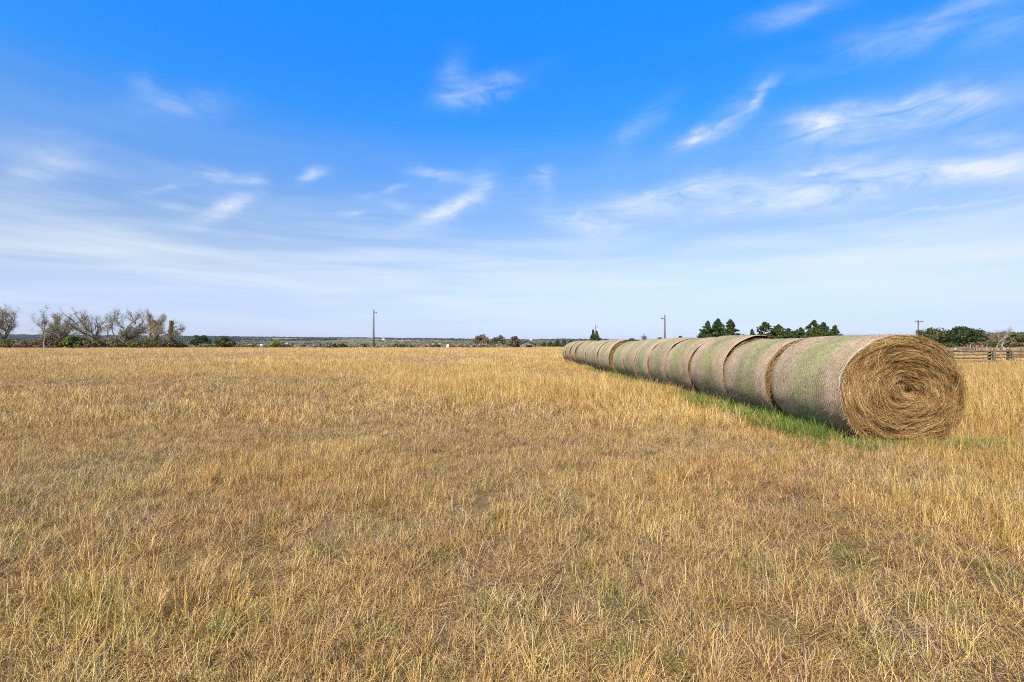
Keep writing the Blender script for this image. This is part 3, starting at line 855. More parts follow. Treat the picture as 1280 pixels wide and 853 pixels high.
for px, py in [(265, 790), (255, 800), (330, 610), (120, 615), (275, 800), (480, 790), (520, 590), (545, 585), (760, 760), (905, 620), (1050, 700), (1110, 810), (1260, 735), (10, 760), (700, 590), (1030, 735), (760, 830), (860, 840),
               (410, 545), (990, 640), (390, 690), (20, 690), (880, 590), (1180, 770), (640, 640), (150, 560)]:
    x, y = gp(px, py)
    for q in range(5): P2.append((x + RNG.normal(0, 0.05), y + RNG.normal(0, 0.05)))
P2 = np.array(P2)
p = np.concatenate([P1, P2]); n = len(p)
s = np.concatenate([np.where(P1[:, 1] < 5.9, RNG.uniform(0.35, 0.7, len(P1)), RNG.uniform(0.5, 1.0, len(P1)) * np.where(P1[:, 1] < 10, 1.15, 1.0)), RNG.uniform(0.5, 1.0, len(P2))])
idx = np.concatenate([RNG.integers(0, 4, len(P1)), RNG.integers(4, 6, len(P2))])
scatter('green_grass', green_c, place(p), zrot(n, 0.1), np.stack([s, s, s], 1), idx, RNG.random(n), 'fresh green grass growing along the foot of the hay bales', 'grass')

# ------------------------------------------------------------------ trees
def leaf_quads(c, size, rng, elong=1.6, up=0.0):
    """random little faces at centres c (n,3)"""
    n = len(c)
    a = rng.normal(0, 1, (n, 3)); a[:, 2] += up; a /= np.linalg.norm(a, axis=1, keepdims=True)
    b = np.cross(a, rng.normal(0, 1, (n, 3))); b /= np.linalg.norm(b, axis=1, keepdims=True)
    s = size * rng.uniform(0.6, 1.4, n)[:, None]
    A, B = a * s * elong / 2, b * s / 2
    v = np.stack([c - A, c + B * .9 - A * .1, c + A, c - B], 1).reshape(-1, 3)
    f = np.arange(n * 4).reshape(-1, 4)
    return v, f


def strips_from_segments(p0, p1, w, rng):
    d = p1 - p0
    k = np.cross(d, rng.normal(0, 1, d.shape)); k /= np.linalg.norm(k, axis=1, keepdims=True) + 1e-9
    v = np.stack([p0 - k * w, p0 + k * w, p1 + k * w * 0.4, p1 - k * w * 0.4], 1).reshape(-1, 3)
    return v, np.arange(len(p0) * 4).reshape(-1, 4)


def grow(rng, base, d0, L0, r0, levels, kids=(3, 4), spread=0.7, shrink=0.68, upk=0.15, gn=0.12):
    """recursive limbs -> list of (points, radii, level), twig tips"""
    out_, tips = [], []

    def rec(p, d, L, r, lv):
        n = 5; pts = [p]; dd = d.copy(); q = p.copy()
        for i in range(n):
            dd = dd + rng.normal(0, gn, 3) + np.array([0, 0, upk * 0.25]); dd /= np.linalg.norm(dd)
            q = q + dd * L / n; pts.append(q.copy())
        rad = np.linspace(r, r * 0.55, n + 1)
        out_.append((pts, rad, lv))
        if lv >= levels: tips.append((q, dd)); return
        kn = rng.integers(kids[0], kids[1] + 1)
        for k in range(kn):
            fr = 1.0 if k == 0 else rng.uniform(0.35, 0.98)
            i = int(min(n, round(fr * n)))
            a = rng.normal(0, 1, 3); a -= a.dot(dd) * dd; a /= np.linalg.norm(a)
            sp = spread * rng.uniform(0.6, 1.3) * (0.55 if k == 0 else 1)
            nd = dd * math.cos(sp) + a * math.sin(sp) + np.array([0, 0, upk]); nd /= np.linalg.norm(nd)
            rec(pts[i], nd, L * shrink * rng.uniform(0.75, 1.2), max(r * (0.62 if k else 0.7), 0.012), lv + 1)
    rec(np.array(base, float), np.array(d0, float) / np.linalg.norm(d0), L0, r0, 0)
    return out_, tips


def bare_tree(seed, h, lean=(0, 0), stems=1, leaf=0.0, leafmat=None, spread=0.62, columnar=False, twig=6):
    """returns (trunk mesh, crown mesh): limbs as tubes; crown of fine twigs, ivy and leaf clumps"""
    rng = np.random.default_rng(seed)
    tr = MB(); cr = MB()
    for sidx in range(stems):
        d = np.array([lean[0] + rng.normal(0, 0.18) * (stems > 1) * 2, lean[1] + rng.normal(0, 0.15), 1.0])
        limbs, tips = grow(rng, (rng.normal(0, .25) * (stems > 1), 0, -0.3), d, h * 0.27, h * 0.026, 4, (2, 3), spread, 0.80, 0.10, 0.13)
        zmax = max(q[0][-1][2] for q in limbs); kz = h / max(zmax, 0.1)
        fine = []
        for pts, rad, lv in limbs:
            pts = [np.array(q) * np.array([kz, kz, kz]) if True else q for q in pts]
            if lv <= 3: tr.tube(pts, rad * kz ** .5, 5 if lv < 2 else 4, cap=False, a=rng.uniform(.3, .8))
            else: fine.append(pts)
            if lv >= 2:
                for pp in pts[1:]:
                    for q in range(twig if lv >= 3 else 1):
                        dr = rng.normal(0, 1, 3) + np.array([0, 0, 0.5]); dr /= np.linalg.norm(dr)
                        e1 = pp + dr * rng.uniform(0.25, 0.7) * h / 9
                        fine.append([pp, e1]); fine.append([e1, e1 + (dr + rng.normal(0, .5, 3)) * 0.22 * h / 9])
            if leaf > 0 and leafmat is not None:
                for pp in pts:
                    if rng.random() < leaf * (1.6 if lv in (1, 2) else 0.5):
                        n = 16; c_ = pp + rng.normal(0, 1, (n, 3)) * np.array([.26, .26, .34]) * h / 9
                        v, f = leaf_quads(c_, 0.14 * h / 9, rng); cr.add(v, f, 1, np.repeat(np.clip(rng.normal(.5, .25, n), 0, 1), 4))
        if columnar:                                    # ivy-wrapped stem
            for i in range(60):
                zz = rng.uniform(0.15, 0.92) * h; n = 34
                c_ = np.array([lean[0] * zz, lean[1] * zz, zz]) + rng.normal(0, 1, (n, 3)) * np.array([.34, .34, .3]) * h / 8 * (1.1 - 0.5 * zz / h)
                v, f = leaf_quads(c_, 0.2 * h / 8, rng); cr.add(v, f, 1, np.repeat(np.clip(rng.normal(.5, .25, n), 0, 1), 4))
        P0, P1_ = [], []
        for pts in fine:
            for i in range(len(pts) - 1): P0.append(pts[i]); P1_.append(pts[i + 1])
        v, f = strips_from_segments(np.array(P0), np.array(P1_), 0.013 * h / 8, rng)
        cr.add(v, f, 0, np.repeat(np.clip(rng.normal(.5, .25, len(P0)), 0, 1), 4))
    return tr, cr


def put_tree(name, trunk_mb, crown_mb, tm, cms, loc, label, cat, group=None, rz=0.0):
    root = thing(name, loc, label, cat, group, rz)
    trunk_mb.build('trunk', [tm], root, smooth=True)
    crown_mb.build('crown', cms, root)
    return root


def juniper_mb(seed, h, w, tops=1, lean=0.0, yellow=0.0):
    """ragged cone of foliage sprays round a straight stem; tops = number of leaders"""
    rng = np.random.default_rng(seed); tr = MB(); cr = MB()
    for k in range(tops):
        hh = h * (1 if k == 0 else rng.uniform(0.78, 0.95)); bx = 0 if k == 0 else rng.choice([-1, 1]) * w * rng.uniform(0.2, 0.28)
        tr.tube([(bx * .3, 0, -0.3), (bx * .7 + lean * .3, 0, hh * 0.35), (bx + lean * hh * .6, 0, hh * 0.7), (bx + lean * hh, 0, hh * 0.97)], [0.14 * h / 5, 0.1 * h / 5, 0.05 * h / 5, 0.012], 6)
        ns = 430
        fz = 0.03 + 0.96 * rng.random(ns) ** 1.2
        an = rng.random(ns) * 6.283
        fz = np.concatenate([fz, np.linspace(.86, 1.0, 14)]); an = np.concatenate([an, rng.random(14) * 6.283])
        gap = vnoise(an * 1.3 + 3 * np.sin(an), fz * 7, 1.0, seed)                    # boughs and gaps between them
        wk = w / 2 * (1.0 if k == 0 else 0.75)
        R_ = wk * (0.015 + 0.985 * (1 - fz) ** 0.88) * (0.42 + 0.75 * gap) * (0.6 + 0.85 * vnoise(np.cos(an) * 1.2, np.sin(an) * 1.2 + fz * 2.4, 1.0, seed + 5))
        keep = (gap > 0.24) | (fz > 0.85)
        for b in np.nonzero(keep)[0]:
            rr_ = R_[b] * rng.uniform(0.3, 1.05)
            o = np.array([bx + lean * hh * fz[b] + math.cos(an[b]) * rr_, math.sin(an[b]) * rr_, hh * fz[b] + 0.16 * rr_])
            n = 34
            d = np.array([math.cos(an[b]), math.sin(an[b]), 0.55]); d /= np.linalg.norm(d)
            sz = (0.022 + 0.085 * (1 - fz[b])) * h / 4
            c_ = o + rng.normal(0, 1, (n, 3)) * sz * np.array([1, 1, .75]) + d * (rng.random(n)[:, None] - .3) * sz * 2.6
            v, f = leaf_quads(c_, 0.10 * h / 4, rng, 2.0, 0.6)
            br = np.clip(rng.normal(.45, .16) + rng.normal(0, .13, n) + (yellow * (rng.random() < .5)), 0, 1)
            cr.add(v, f, 0, np.repeat(br, 4))
    return tr, cr


def round_mb(seed, h, w, nclump=46, leaf=0.16, base=0.18, per=60, d=None, twigs=0):
    """broad tree / bush: limbs from the base and leaf clumps through the crown's volume"""
    rng = np.random.default_rng(seed); tr = MB(); cr = MB(); d = d or w
    cs = []
    for k in range(nclump):
        u = rng.normal(0, 1, 3); u /= np.linalg.norm(u); rr_ = rng.uniform(0.35, 1.0) ** 0.6
        zf = base + (1 - base) * (0.5 + 0.5 * u[2] * rr_)
        wk = (0.62 + 0.38 * math.sin(math.pi * min(1, zf * 0.9 + 0.12))) * rng.uniform(0.8, 1.12)
        cs.append(np.array([u[0] * rr_ * w / 2 * wk, u[1] * rr_ * d / 2 * wk, h * zf * rng.uniform(0.93, 1.03)]))
    for c in cs[::4]:
        mid = np.array([c[0] * .35, c[1] * .35, c[2] * 0.45])
        tr.tube([(rng.normal(0, .06 * w), 0, -0.3), tuple(mid), tuple(c)], [0.028 * h, 0.018 * h, 0.005 * h], 5, cap=False)
    for c in cs:
        n = int(per * rng.uniform(0.6, 1.3)); cr_ = rng.uniform(0.09, 0.17) * (w + h) / 2
        q = rng.normal(0, 1, (n, 3)); q /= np.linalg.norm(q, axis=1, keepdims=True); q *= rng.random(n)[:, None] ** 0.5
        c_ = c + q * cr_ * np.array([1.1, 1.1, 0.8]); c_[:, 2] = np.maximum(c_[:, 2], 0.02)
        v, f = leaf_quads(c_, leaf, rng, 1.5, 0.2)
        cr.add(v, f, 0, np.repeat(np.clip(rng.normal(.5, .16) + rng.normal(0, .15, n), 0, 1), 4))
    if twigs:
        k = rng.integers(0, len(cs), twigs); p0 = np.array(cs)[k] * np.array([.8, .8, .8]); dr = np.array(cs)[k] * np.array([1, 1, .6]) + rng.normal(0, .35, (twigs, 3)) * h
        dr[:, 2] = np.abs(dr[:, 2]); dr /= np.linalg.norm(dr, axis=1, keepdims=True)
        v, f = strips_from_segments(p0, p0 + dr * rng.uniform(.15, .4, twigs)[:, None] * h, 0.012, rng)
        cr.add(v, f, 1 if twigs else 0, np.repeat(rng.random(twigs), 4))
    return tr, cr


# --- bare trees on the left field edge: px of the trunk foot, px of top, distance
G_L = 'bare trees along the left field edge'
LEFT = [(11, 383, 98, dict(stems=3, leaf=.08, leafmat=L_ivy, spread=.75), 'bare tree cut off by the left edge of the picture'),
        (56, 384, 96, dict(lean=(-.32, 0), leaf=.2, leafmat=L_ivy, spread=.66), 'bare tree whose dark trunk leans left, left of the yellow green bush'),
        (70, 393, 99, dict(stems=2, leaf=.34, leafmat=L_ivy, spread=.6), 'brown leaved tree with ragged top beside the leaning bare trunk'),
        (126, 387, 100, dict(stems=2, leaf=.16, leafmat=L_ivy, spread=.75), 'wide bare tree with spreading grey limbs, right of the yellow green bush'),
        (148, 387, 101, dict(stems=3, leaf=.12, leafmat=L_ivy, spread=.5), 'bare tree fanning out in many pale upright limbs'),
        (182, 386, 97, dict(lean=(-.08, 0), leaf=.26, leafmat=L_ivy, spread=.5), 'slender bare tree with upright forked top and some ivy'),
        (193, 399, 98, dict(leaf=.1, leafmat=L_ivy, spread=.4, columnar=True), 'narrow ivy covered trunk right beside the slender forked tree'),
        (213, 399, 99, dict(leaf=.22, leafmat=L_ivy, spread=.7, columnar=True, lean=(.03, 0)), 'last ivy grown bare tree at the right end of the left row')]
for k, (px, py, Y, kw, lab) in enumerate(LEFT):
    x = at(px, Y); z = tz(x, Y); h = zat(py, Y) - z
    tr, cr = bare_tree(313 + k * 7, h, **kw)
    put_tree('bare_tree', tr, cr, M_bark, [L_twig, L_ivy], (x, Y, z), lab, 'tree', G_L)

# --- shrubs along the far edge of the field
def shrub(px, pw, top, Y, mats, lab, seed, group=None, name='bush', twigs=0, cat='bush', **kw):
    x = at(px, Y); z = tz(x, Y); h = zat(top, Y) - z; w = pw / F * Y
    tr, cr = round_mb(seed, h, w, twigs=twigs, **kw)
    root = thing(name, (x, Y, z), lab, cat, group)
    tr.build('stem', [M_bark], root); cr.build('foliage', mats, root)
    return root


G_E = 'green bushes along the far field edge'
shrub(92, 28, 420, 97, [L_lime], 'bright yellow green bush between the brown leaved tree and the wide bare tree', 401, G_E, leaf=.3)
shrub(167, 13, 429, 97, [L_lime], 'small green bush between the fanned bare tree and the slender forked tree', 402, G_E, nclump=24, leaf=.25)
shrub(225, 14, 428, 99, [L_olive], 'low olive bush just right of the last bare tree', 403, G_E, nclump=22, leaf=.28)
shrub(251, 24, 420, 140, [L_oak], 'dark green round bush, first right of the left tree row', 404, G_E, leaf=.36)
shrub(281, 24, 422, 118, [L_olive, L_twig], 'domed olive bush with pale top, second right of the left tree row', 405, G_E, leaf=.3, twigs=300)
shrub(345, 15, 426, 118, [L_lime], 'rounded green bush right of the white box', 406, G_E, nclump=30, leaf=.26)
shrub(418, 7, 430, 118, [L_oak], 'tiny dark bush on the left of a pair, left of the tall pole', 407, G_E, nclump=14, leaf=.24)
shrub(428, 10, 429, 118, [L_oak], 'small dark bush on the right of a pair, left of the tall pole', 408, G_E, nclump=18, leaf=.24)
shrub(456, 5, 430.5, 118, [L_oak], 'tiny dark bush close left of the tall pole', 409, G_E, nclump=12, leaf=.22)
shrub(548, 8, 431, 118, [L_oak], 'tiny dark bush close left of the white tank', 410, G_E, nclump=14, leaf=.24)
shrub(568, 7, 433, 114, [L_olive], 'tiny olive bush close right of the white tank', 411, G_E, nclump=12, leaf=.22)
G_B = 'brown brush under the left trees'
for k, (px, pw, top, lab) in enumerate([(14, 30, 427, 'brown brush at the foot of the tree on the left picture edge'), (42, 34, 424, 'tall brown brush left of the leaning trunk'),
                                        (66, 26, 424, 'brown brush right of the leaning trunk'), (116, 26, 425, 'grey brown brush right of the yellow green bush'),
                                        (140, 24, 426, 'brown brush under the fanned bare tree'), (156, 20, 427, 'brown brush left of the small green bush'),
                                        (188, 30, 425, 'dark brush under the slender forked tree'), (209, 24, 424, 'brown brush under the last bare tree')]):
    shrub(px, pw * 1.2, top - 2.5 + 3 * (k % 2), 97.5 + (k % 3), [L_brown if k % 3 else L_olive, L_twig], lab, 420 + k, G_B, name='brush_clump', twigs=500, cat='brush', leaf=.22, base=.02, per=44)
G_T = 'brown leafless trees in the middle distance'
for k, (px, pw, top, lab) in enumerate([(601, 26, 418.5, 'brown tree with twiggy peak, left one right of the white tank'), (624, 24, 420, 'dark topped brown tree between the twiggy peak and the shed'),
                                        (643, 20, 421, 'brown tree standing just left of the old shed')]):
    shrub(px, pw, top, 150, [L_brown if k != 1 else L_olive, L_twig], lab, 440 + k, G_T, name='brown_tree', twigs=700, cat='tree', leaf=.34, base=.02)

# --- junipers
G_J = 'junipers behind the hay bales'
JUN = [(897, 29, 399, 62, 2, .02, 0.0, 'large dark juniper with pointed top, left one of the tallest pair behind the bales'),
       (914, 34, 400, 64, 2, -.03, .35, 'yellowish green juniper touching the tallest dark one on its right'),
       (940, 12, 412, 62, 1, 0, 0.0, 'small narrow juniper left of the two topped one'),
       (956, 34, 403, 63, 3, 0, .1, 'juniper with two pointed tops in the middle group behind the bales'),
       (985, 26, 411, 62, 2, .02, 0.0, 'small bushy juniper right of the two topped one'),
       (1001, 24, 410, 61, 2, 0, 0.0, 'small juniper at the left foot of the right hand group'),
       (1016, 30, 401, 62, 2, .05, .25, 'tallest juniper of the right hand group, with a leaning top'),
       (1029, 20, 403.5, 63, 1, 0, .3, 'yellow tinged juniper behind the tallest of the right hand group'),
       (1043, 18, 407, 62, 1, .03, 0.0, 'dark juniper with bare topped leader right above the nearest bale')]
for k, (px, pw, top, Y, tops, lean, ye, lab) in enumerate(JUN):
    x = at(px, Y); z = tz(x, Y); h = zat(top, Y) - z
    tr, cr = juniper_mb(500 + k, h, pw / F * Y * 1.9, tops, lean, ye)
    put_tree('juniper', tr, cr, M_dark, [L_juniper], (x, Y, z), lab, 'tree', G_J)
x = at(742, 120); z = tz(x, 120)
tr, cr = juniper_mb(520, zat(412.5, 120) - z, 20 / F * 120, 2, -.03)
put_tree('juniper', tr, cr, M_dark, [L_juniper], (x, 120, z), 'lone dark juniper at the foot of the pole above the far bales', 'tree', G_J)
G_JH = 'row of low junipers left of the far bale'
JH = [(680, 11, 427.5, 'leftmost of five low junipers between the shed and the farthest bale'), (688, 12, 426.5, 'second from the left of five low junipers between the shed and the farthest bale'),
      (697, 13, 425, 'middle one of five low junipers between the shed and the farthest bale'), (705, 13, 424.5, 'fourth from the left of five low junipers, beside the top of the farthest bale'),
      (714, 12, 424.5, 'rightmost of five low junipers, rising behind the farthest bale')]
for k, (px, pw, top, lab) in enumerate(JH):
    x = at(px, 108); z = tz(x, 108)
    tr, cr = juniper_mb(530 + k, zat(top, 108) - z, pw / F * 108 * 1.3)
    put_tree('juniper_bush', tr, cr, M_dark, [L_juniper], (x, 108, z), lab, 'bush', G_JH)
# small tree tops over the far bales
x = at(806, 150); z = tz(x, 150)
tr, cr = bare_tree(560, zat(417.5, 150) - z, lean=(-.2, 0), leaf=.5, leafmat=L_oak)
put_tree('windswept_tree', tr, cr, M_dark, [L_twig, L_oak], (x, 150, z), 'windswept dark tree top showing over the bales left of the thin pole', 'tree')
for k, (px, pw, top, lab) in enumerate([(790, 8, 421.5, 'small grey bush top left of the windswept tree'), (823, 9, 420.5, 'round dark bush top between windswept tree and thin pole'), (851, 6, 420, 'small dark bush top right of the thin pole')]):
    shrub(px, pw, top, 150, [L_oak], lab, 570 + k, 'bush tops showing over the bales', nclump=22, leaf=.3)

# --- trees beyond the fence on the right
G_R = 'trees beyond the rail fence on the right'
for k, (px, pw, top, Y, m, lab, kw) in enumerate([
        (1166, 46, 411, 92, [L_olive, L_twig], 'pale olive tree right behind the nearest bale', dict(leaf=.22, nclump=64, per=80, twigs=500)),
        (1205, 46, 408.5, 88, [L_oak, L_twig], 'large dark evergreen oak beyond the fence', dict(leaf=.22, nclump=80, per=95)),
        (1232, 34, 414, 90, [L_brown, L_twig], 'grey brown leafless tree right of the dark oak', dict(leaf=.18, nclump=50, per=40, twigs=1500)),
        (1262, 34, 415.5, 90, [L_olive, L_twig], 'olive green tree right of the pale dead trunks', dict(leaf=.22, nclump=60, per=85, twigs=300)),
        (1290, 34, 413.5, 94, [L_olive, L_twig], 'olive tree at the right edge of the picture', dict(leaf=.22, nclump=60, per=85, twigs=300)),
        (1246, 60, 414.5, 108, [L_oak, L_twig], 'dark oak in the back row behind the olive tree and the dead trunks', dict(leaf=.24, nclump=70, per=80)),
        (1190, 40, 417, 112, [L_oak, L_twig], 'low dark oak in the back row between the pale olive tree and the large oak', dict(leaf=.24, nclump=50, per=70))]):
    x = at(px, Y); z = tz(x, Y); h = zat(top, Y) - z
    tr, cr = round_mb(600 + k, h, pw / F * Y, base=.04, **kw)
    put_tree('oak_tree' if m[0] is L_oak else 'scrub_tree', tr, cr, M_dark, m, (x, Y, z), lab, 'tree', G_R)
for k, (px, top, lx, lab) in enumerate([(1243, 409, 0.0, 'upright bare tree with pale trunk beyond the fence'), (1250, 424, 0.36, 'pale dead stub leaning right beside the upright pale trunk')]):
    x = at(px, 78); z = tz(x, 78); h = zat(top, 78) - z
    if k == 0:
        tr, cr = bare_tree(640, h, lean=(.02, 0), spread=.5, leaf=0)
        put_tree('dead_tree', tr, cr, M_pale, [L_twig, L_ivy], (x, 78, z), lab, 'tree')
    else:
        mb = MB(); mb.tube([(0, 0, -.2), (lx * h * .5, 0, h * .5), (lx * h * 1.05, 0, h)], [.13, .10, .07], 7)
        mb.tube([(lx * h * .55, 0, h * .55), (lx * h * .55 + .22, .1, h * .82)], [.05, .02], 6)
        o = mb.build('dead_tree_stub', [M_pale]); o.location = (x, 78, z); tag(o, lab, 'tree stump')

for k, (px, pw, top, m, lab) in enumerate([(1182, 26, 429, L_olive, 'low olive brush behind the left end of the stake fence'), (1222, 26, 428, L_brown, 'brown brush between the large oak and the pale dead trunks'),
                                           (1248, 26, 428, L_oak, 'dark brush at the foot of the pale dead trunks'), (1272, 28, 428, L_brown, 'brown brush under the olive tree at the right'), (1296, 26, 427, L_oak, 'dark brush low at the right edge of the picture')]):
    shrub(px, pw, top, 82, [m, L_twig], lab, 660 + k, 'brush beyond the rail fence on the right', name='brush_clump', twigs=300, cat='brush', leaf=.16, base=.02, nclump=40, per=60)

# ------------------------------------------------------------------ fences on the right
FY = 25.5
fence = thing('rail_fence', (at(1187, FY), FY, 0), 'weathered wooden rail fence with doubled posts beyond the bales', 'fence')
rng = np.random.default_rng(77)
posts = [-5.0, -2.55, 0.0, 2.35, 3.4, 5.7, 8.1, 10.5, 13.0]
for k, xx in enumerate(posts):
    z = tz(at(1187, FY) + xx, FY)
    for s in (-1, 1):
        mb = MB()
        mb.tube([(xx + rng.normal(0, .02), s * 0.12, z - 0.3), (xx + rng.normal(0, .02), s * 0.12, z + 0.93 + rng.normal(0, .04))], [0.075, 0.065], 8)
        mb.build('post', [M_post], fence)
for k in range(len(posts) - 1):
    a, b = posts[k], posts[k + 1]
    for q, zz in enumerate((0.30, 0.50, 0.68, 0.85)):
        za = tz(at(1187, FY) + a, FY) + zz + rng.normal(0, .018); zb = tz(at(1187, FY) + b, FY) + zz + rng.normal(0, .018)
        yo = 0.035 * (1 if k % 2 else -1)
        mb = MB(); pts = []; rad = []
        for u in np.linspace(-0.06, 1.06, 7):
            pts.append((a + (b - a) * u, yo + rng.normal(0, .01), za + (zb - za) * u + rng.normal(0, .01) - 0.02 * math.sin(math.pi * u)))
            rad.append(0.052 * rng.uniform(0.8, 1.12))
        mb.tube(pts, rad, 7)
        mb.build('rail', [M_rail], fence, smooth=True)
PY_ = 44.0
stakes = thing('stake_fence', (at(1180, PY_), PY_, 0), 'old fence of uneven grey and reddish stakes behind the rail fence', 'fence')
xx = -1.2; k = 0
while xx < 9.5:
    z = tz(at(1180, PY_) + xx, PY_)
    h = rng.uniform(0.62, 1.02) if not (2.2 < xx < 3.8) else rng.uniform(0.75, 1.2)
    mb = MB(); tl = rng.normal(0, .07)
    mb.tube([(xx, 0, z - .2), (xx + tl * h * .5, 0, z + h * .6), (xx + tl * h, 0, z + h)], [0.07 * rng.uniform(.7, 1.2), 0.062, 0.045], 6)
    mb.build('stake', [M_rust if (2.2 < xx < 5.2 and rng.random() < .7) else M_pale if rng.random() < .18 else M_rail], stakes)
    xx += rng.uniform(0.12, 0.42); k += 1
for zz in (0.35, 0.72):
    mb = MB(); mb.tube([(-1.3, .06, zz), (2.5, .06, zz + .03), (6, .06, zz - .02), (9.6, .06, zz)], [.03, .032, .03, .028], 6); mb.build('cross_rail', [M_rail], stakes)
# reddish heap of old boards behind the stakes
pile = MB(); rng = np.random.default_rng(9)
for q in range(34):
    L_ = rng.uniform(0.8, 2.0)
    rt = Matrix.Rotation(rng.normal(0, .4), 4, 'Z') @ Matrix.Rotation(rng.normal(0, .35), 4, 'Y')
    zz = rng.uniform(0.05, 0.7); pile.box((rng.normal(0, .55 * (1.25 - zz)), rng.normal(0, .5 * (1.25 - zz)), zz), (L_, .14, .04), rt, 0, rng.random())
o = pile.build('board_pile', [M_rust]); o.location = (at(1214, 48), 48, tz(at(1214, 48), 48)); tag(o, 'reddish heap of old boards behind the stake fence', 'wood pile')

# ------------------------------------------------------------------ utility poles
def pole(px, top, Y, r, lab, arm=None):
    x = at(px, Y); z = tz(x, Y); h = zat(top, Y) - z
    root = thing('utility_pole', (x, Y, z), lab, 'utility pole', 'wooden utility poles')
    mb = MB(); mb.tube([(0, 0, -.3), (0, 0, h * .5), (0, 0, h)], [r, r * .88, r * .74], 10); mb.build('shaft', [M_pole], root, smooth=True)
    if arm == 'cross':
        mb = MB(); mb.box((0, -r - .07, h - 0.42), (2.5, 0.13, 0.17)); mb.build('crossarm', [M_pole], root)
        for s in (-1, 1):
            mb = MB(); mb.tube([(s * .75, -r - .07, h - .5), (0, -r, h - 1.15)], [.03, .03], 6); mb.build('brace', [M_steel], root)
        for xx in (-1.15, -.55, .55, 1.15):
            mb = MB(); mb.tube([(xx, -r - .07, h - .33), (xx, -r - .07, h - .23), (xx, -r - .07, h - .14), (xx, -r - .07, h - .08)], [.05, .075, .06, .03], 8); mb.build('insulator', [M_ceram], root)
    elif arm:
        s = arm
        mb = MB(); mb.box((s * .42, -r * .3, h - .62), (.8, .14, .14), Matrix.Rotation(-s * .25, 4, 'Y')); mb.build('bracket', [M_pole], root)
        mb = MB(); mb.tube([(s * .72, -r * .3, h - .75), (s * .74, -r * .3, h - .55), (s * .76, -r * .3, h - .3)], [.1, .13, .08], 8); mb.build('insulator', [M_ceram], root)
        mb = MB(); mb.tube([(0, 0, h), (0, 0, h + .12), (0, 0, h + .3)], [.09, .12, .06], 8); mb.build('insulator', [M_ceram], root)
    return root


pole(467, 388, 112, 0.24, 'tall wooden utility pole standing alone left of centre', 1)
pole(831, 395, 100, 0.21, 'grey utility pole rising straight above the hay bales', -1)
pole(744.5, 407, 165, 0.2, 'thin far pole behind the lone juniper above the far bales', 1)
pole(1148, 400.5, 140, 0.22, 'utility pole with crossarm left of the pale olive tree', 'cross')

# ------------------------------------------------------------------ shed, tank, box, far houses
Y = 140; x = at(660, Y); z = tz(x, Y)
shed = thing('old_shed', (x, Y, z - 0.1), 'dark weathered wooden shed with open doorway beside the brown tree', 'shed', rz=R(-12))
hw, hd, hh = 2.1, 1.8, zat(430, Y) - z
mb = MB()
mb.box((-hw / 2 - .1 + .0, -hd, hh / 2), (hw - .2, .1, hh)); mb.box((hw - .2, -hd, hh / 2), (.4, .1, hh)); mb.box((hw * .42 - .03, -hd, hh * .9), (hw * .9, .09, hh * .2))
mb.box((-hw, 0, hh / 2), (.1, hd * 2 - .11, hh)); mb.box((hw, 0, hh / 2), (.1, hd * 2 - .11, hh)); mb.box((0, hd, hh / 2), (hw * 2 + .1, .1, hh))
mb.add(np.array([(-hw, -hd + .01, hh), (hw, -hd + .01, hh), (0, -hd + .01, hh + 1.0), (0, -hd + .03, hh + 1.0)]), [(0, 1, 2, 3)])
mb.add(np.array([(-hw, hd, hh), (hw, hd, hh), (0, hd, hh + 1.0), (0, hd - .02, hh + 1.0)]), [(0, 1, 2, 3)])
for q in range(22): mb.box((-hw + q * .19, -hd - .065, hh * .5), (.03, .03, hh * .98)) if q < 11 else None
mb.build('wall', [M_board], shed)
mb = MB(); an = math.atan2(1.0, hw); sl = math.hypot(1.0, hw) + .35
for s in (-1, 1): mb.box((s * (hw / 2 + .12), 0, hh + .5 - .02), (sl, hd * 2 + .6, .07), Matrix.Rotation(s * an, 4, 'Y'))
mb.build('roof', [M_tin], shed)
mb = MB(); mb.box((0, 0, .05), (hw * 1.9, hd * 1.9, .06)); mb.build('shed_floor', [M_inside], shed)

Y = 106; x = at(560, Y); z = tz(x, Y)
tank = thing('storage_tank', (x, Y, z), 'small white upright tank standing on the far field edge', 'tank')
mb = MB(); hh = zat(430.8, Y) - z; mb.tube([(0, 0, .1), (0, 0, hh * .82), (0, 0, hh * .95), (0, 0, hh)], [.34, .34, .27, .12], 16); mb.build('tank_body', [M_white], tank, smooth=False)
mb = MB(); mb.tube([(0.43, 0, .2), (.55, 0, .2)], [.06, .06], 8); mb.build('valve', [M_steel], tank)
Y = 112; x = at(327.5, Y); z = tz(x, Y); zt = zat(430.6, Y) - z
bx = thing('white_box', (x, Y, z), 'low white box on legs left of the rounded green bush', 'box')
mb = MB(); mb.box((0, 0, zt - .22), (.56, .5, .36)); mb.box((0, 0, zt - .01), (.62, .56, .05)); mb.build('body', [M_white], bx)
for sx in (-1, 1):
    for sy in (-1, 1):
        mb = MB(); mb.box((sx * .22, sy * .2, (zt - .4) / 2 - .05), (.06, .06, zt - .3)); mb.build('leg', [M_steel], bx)
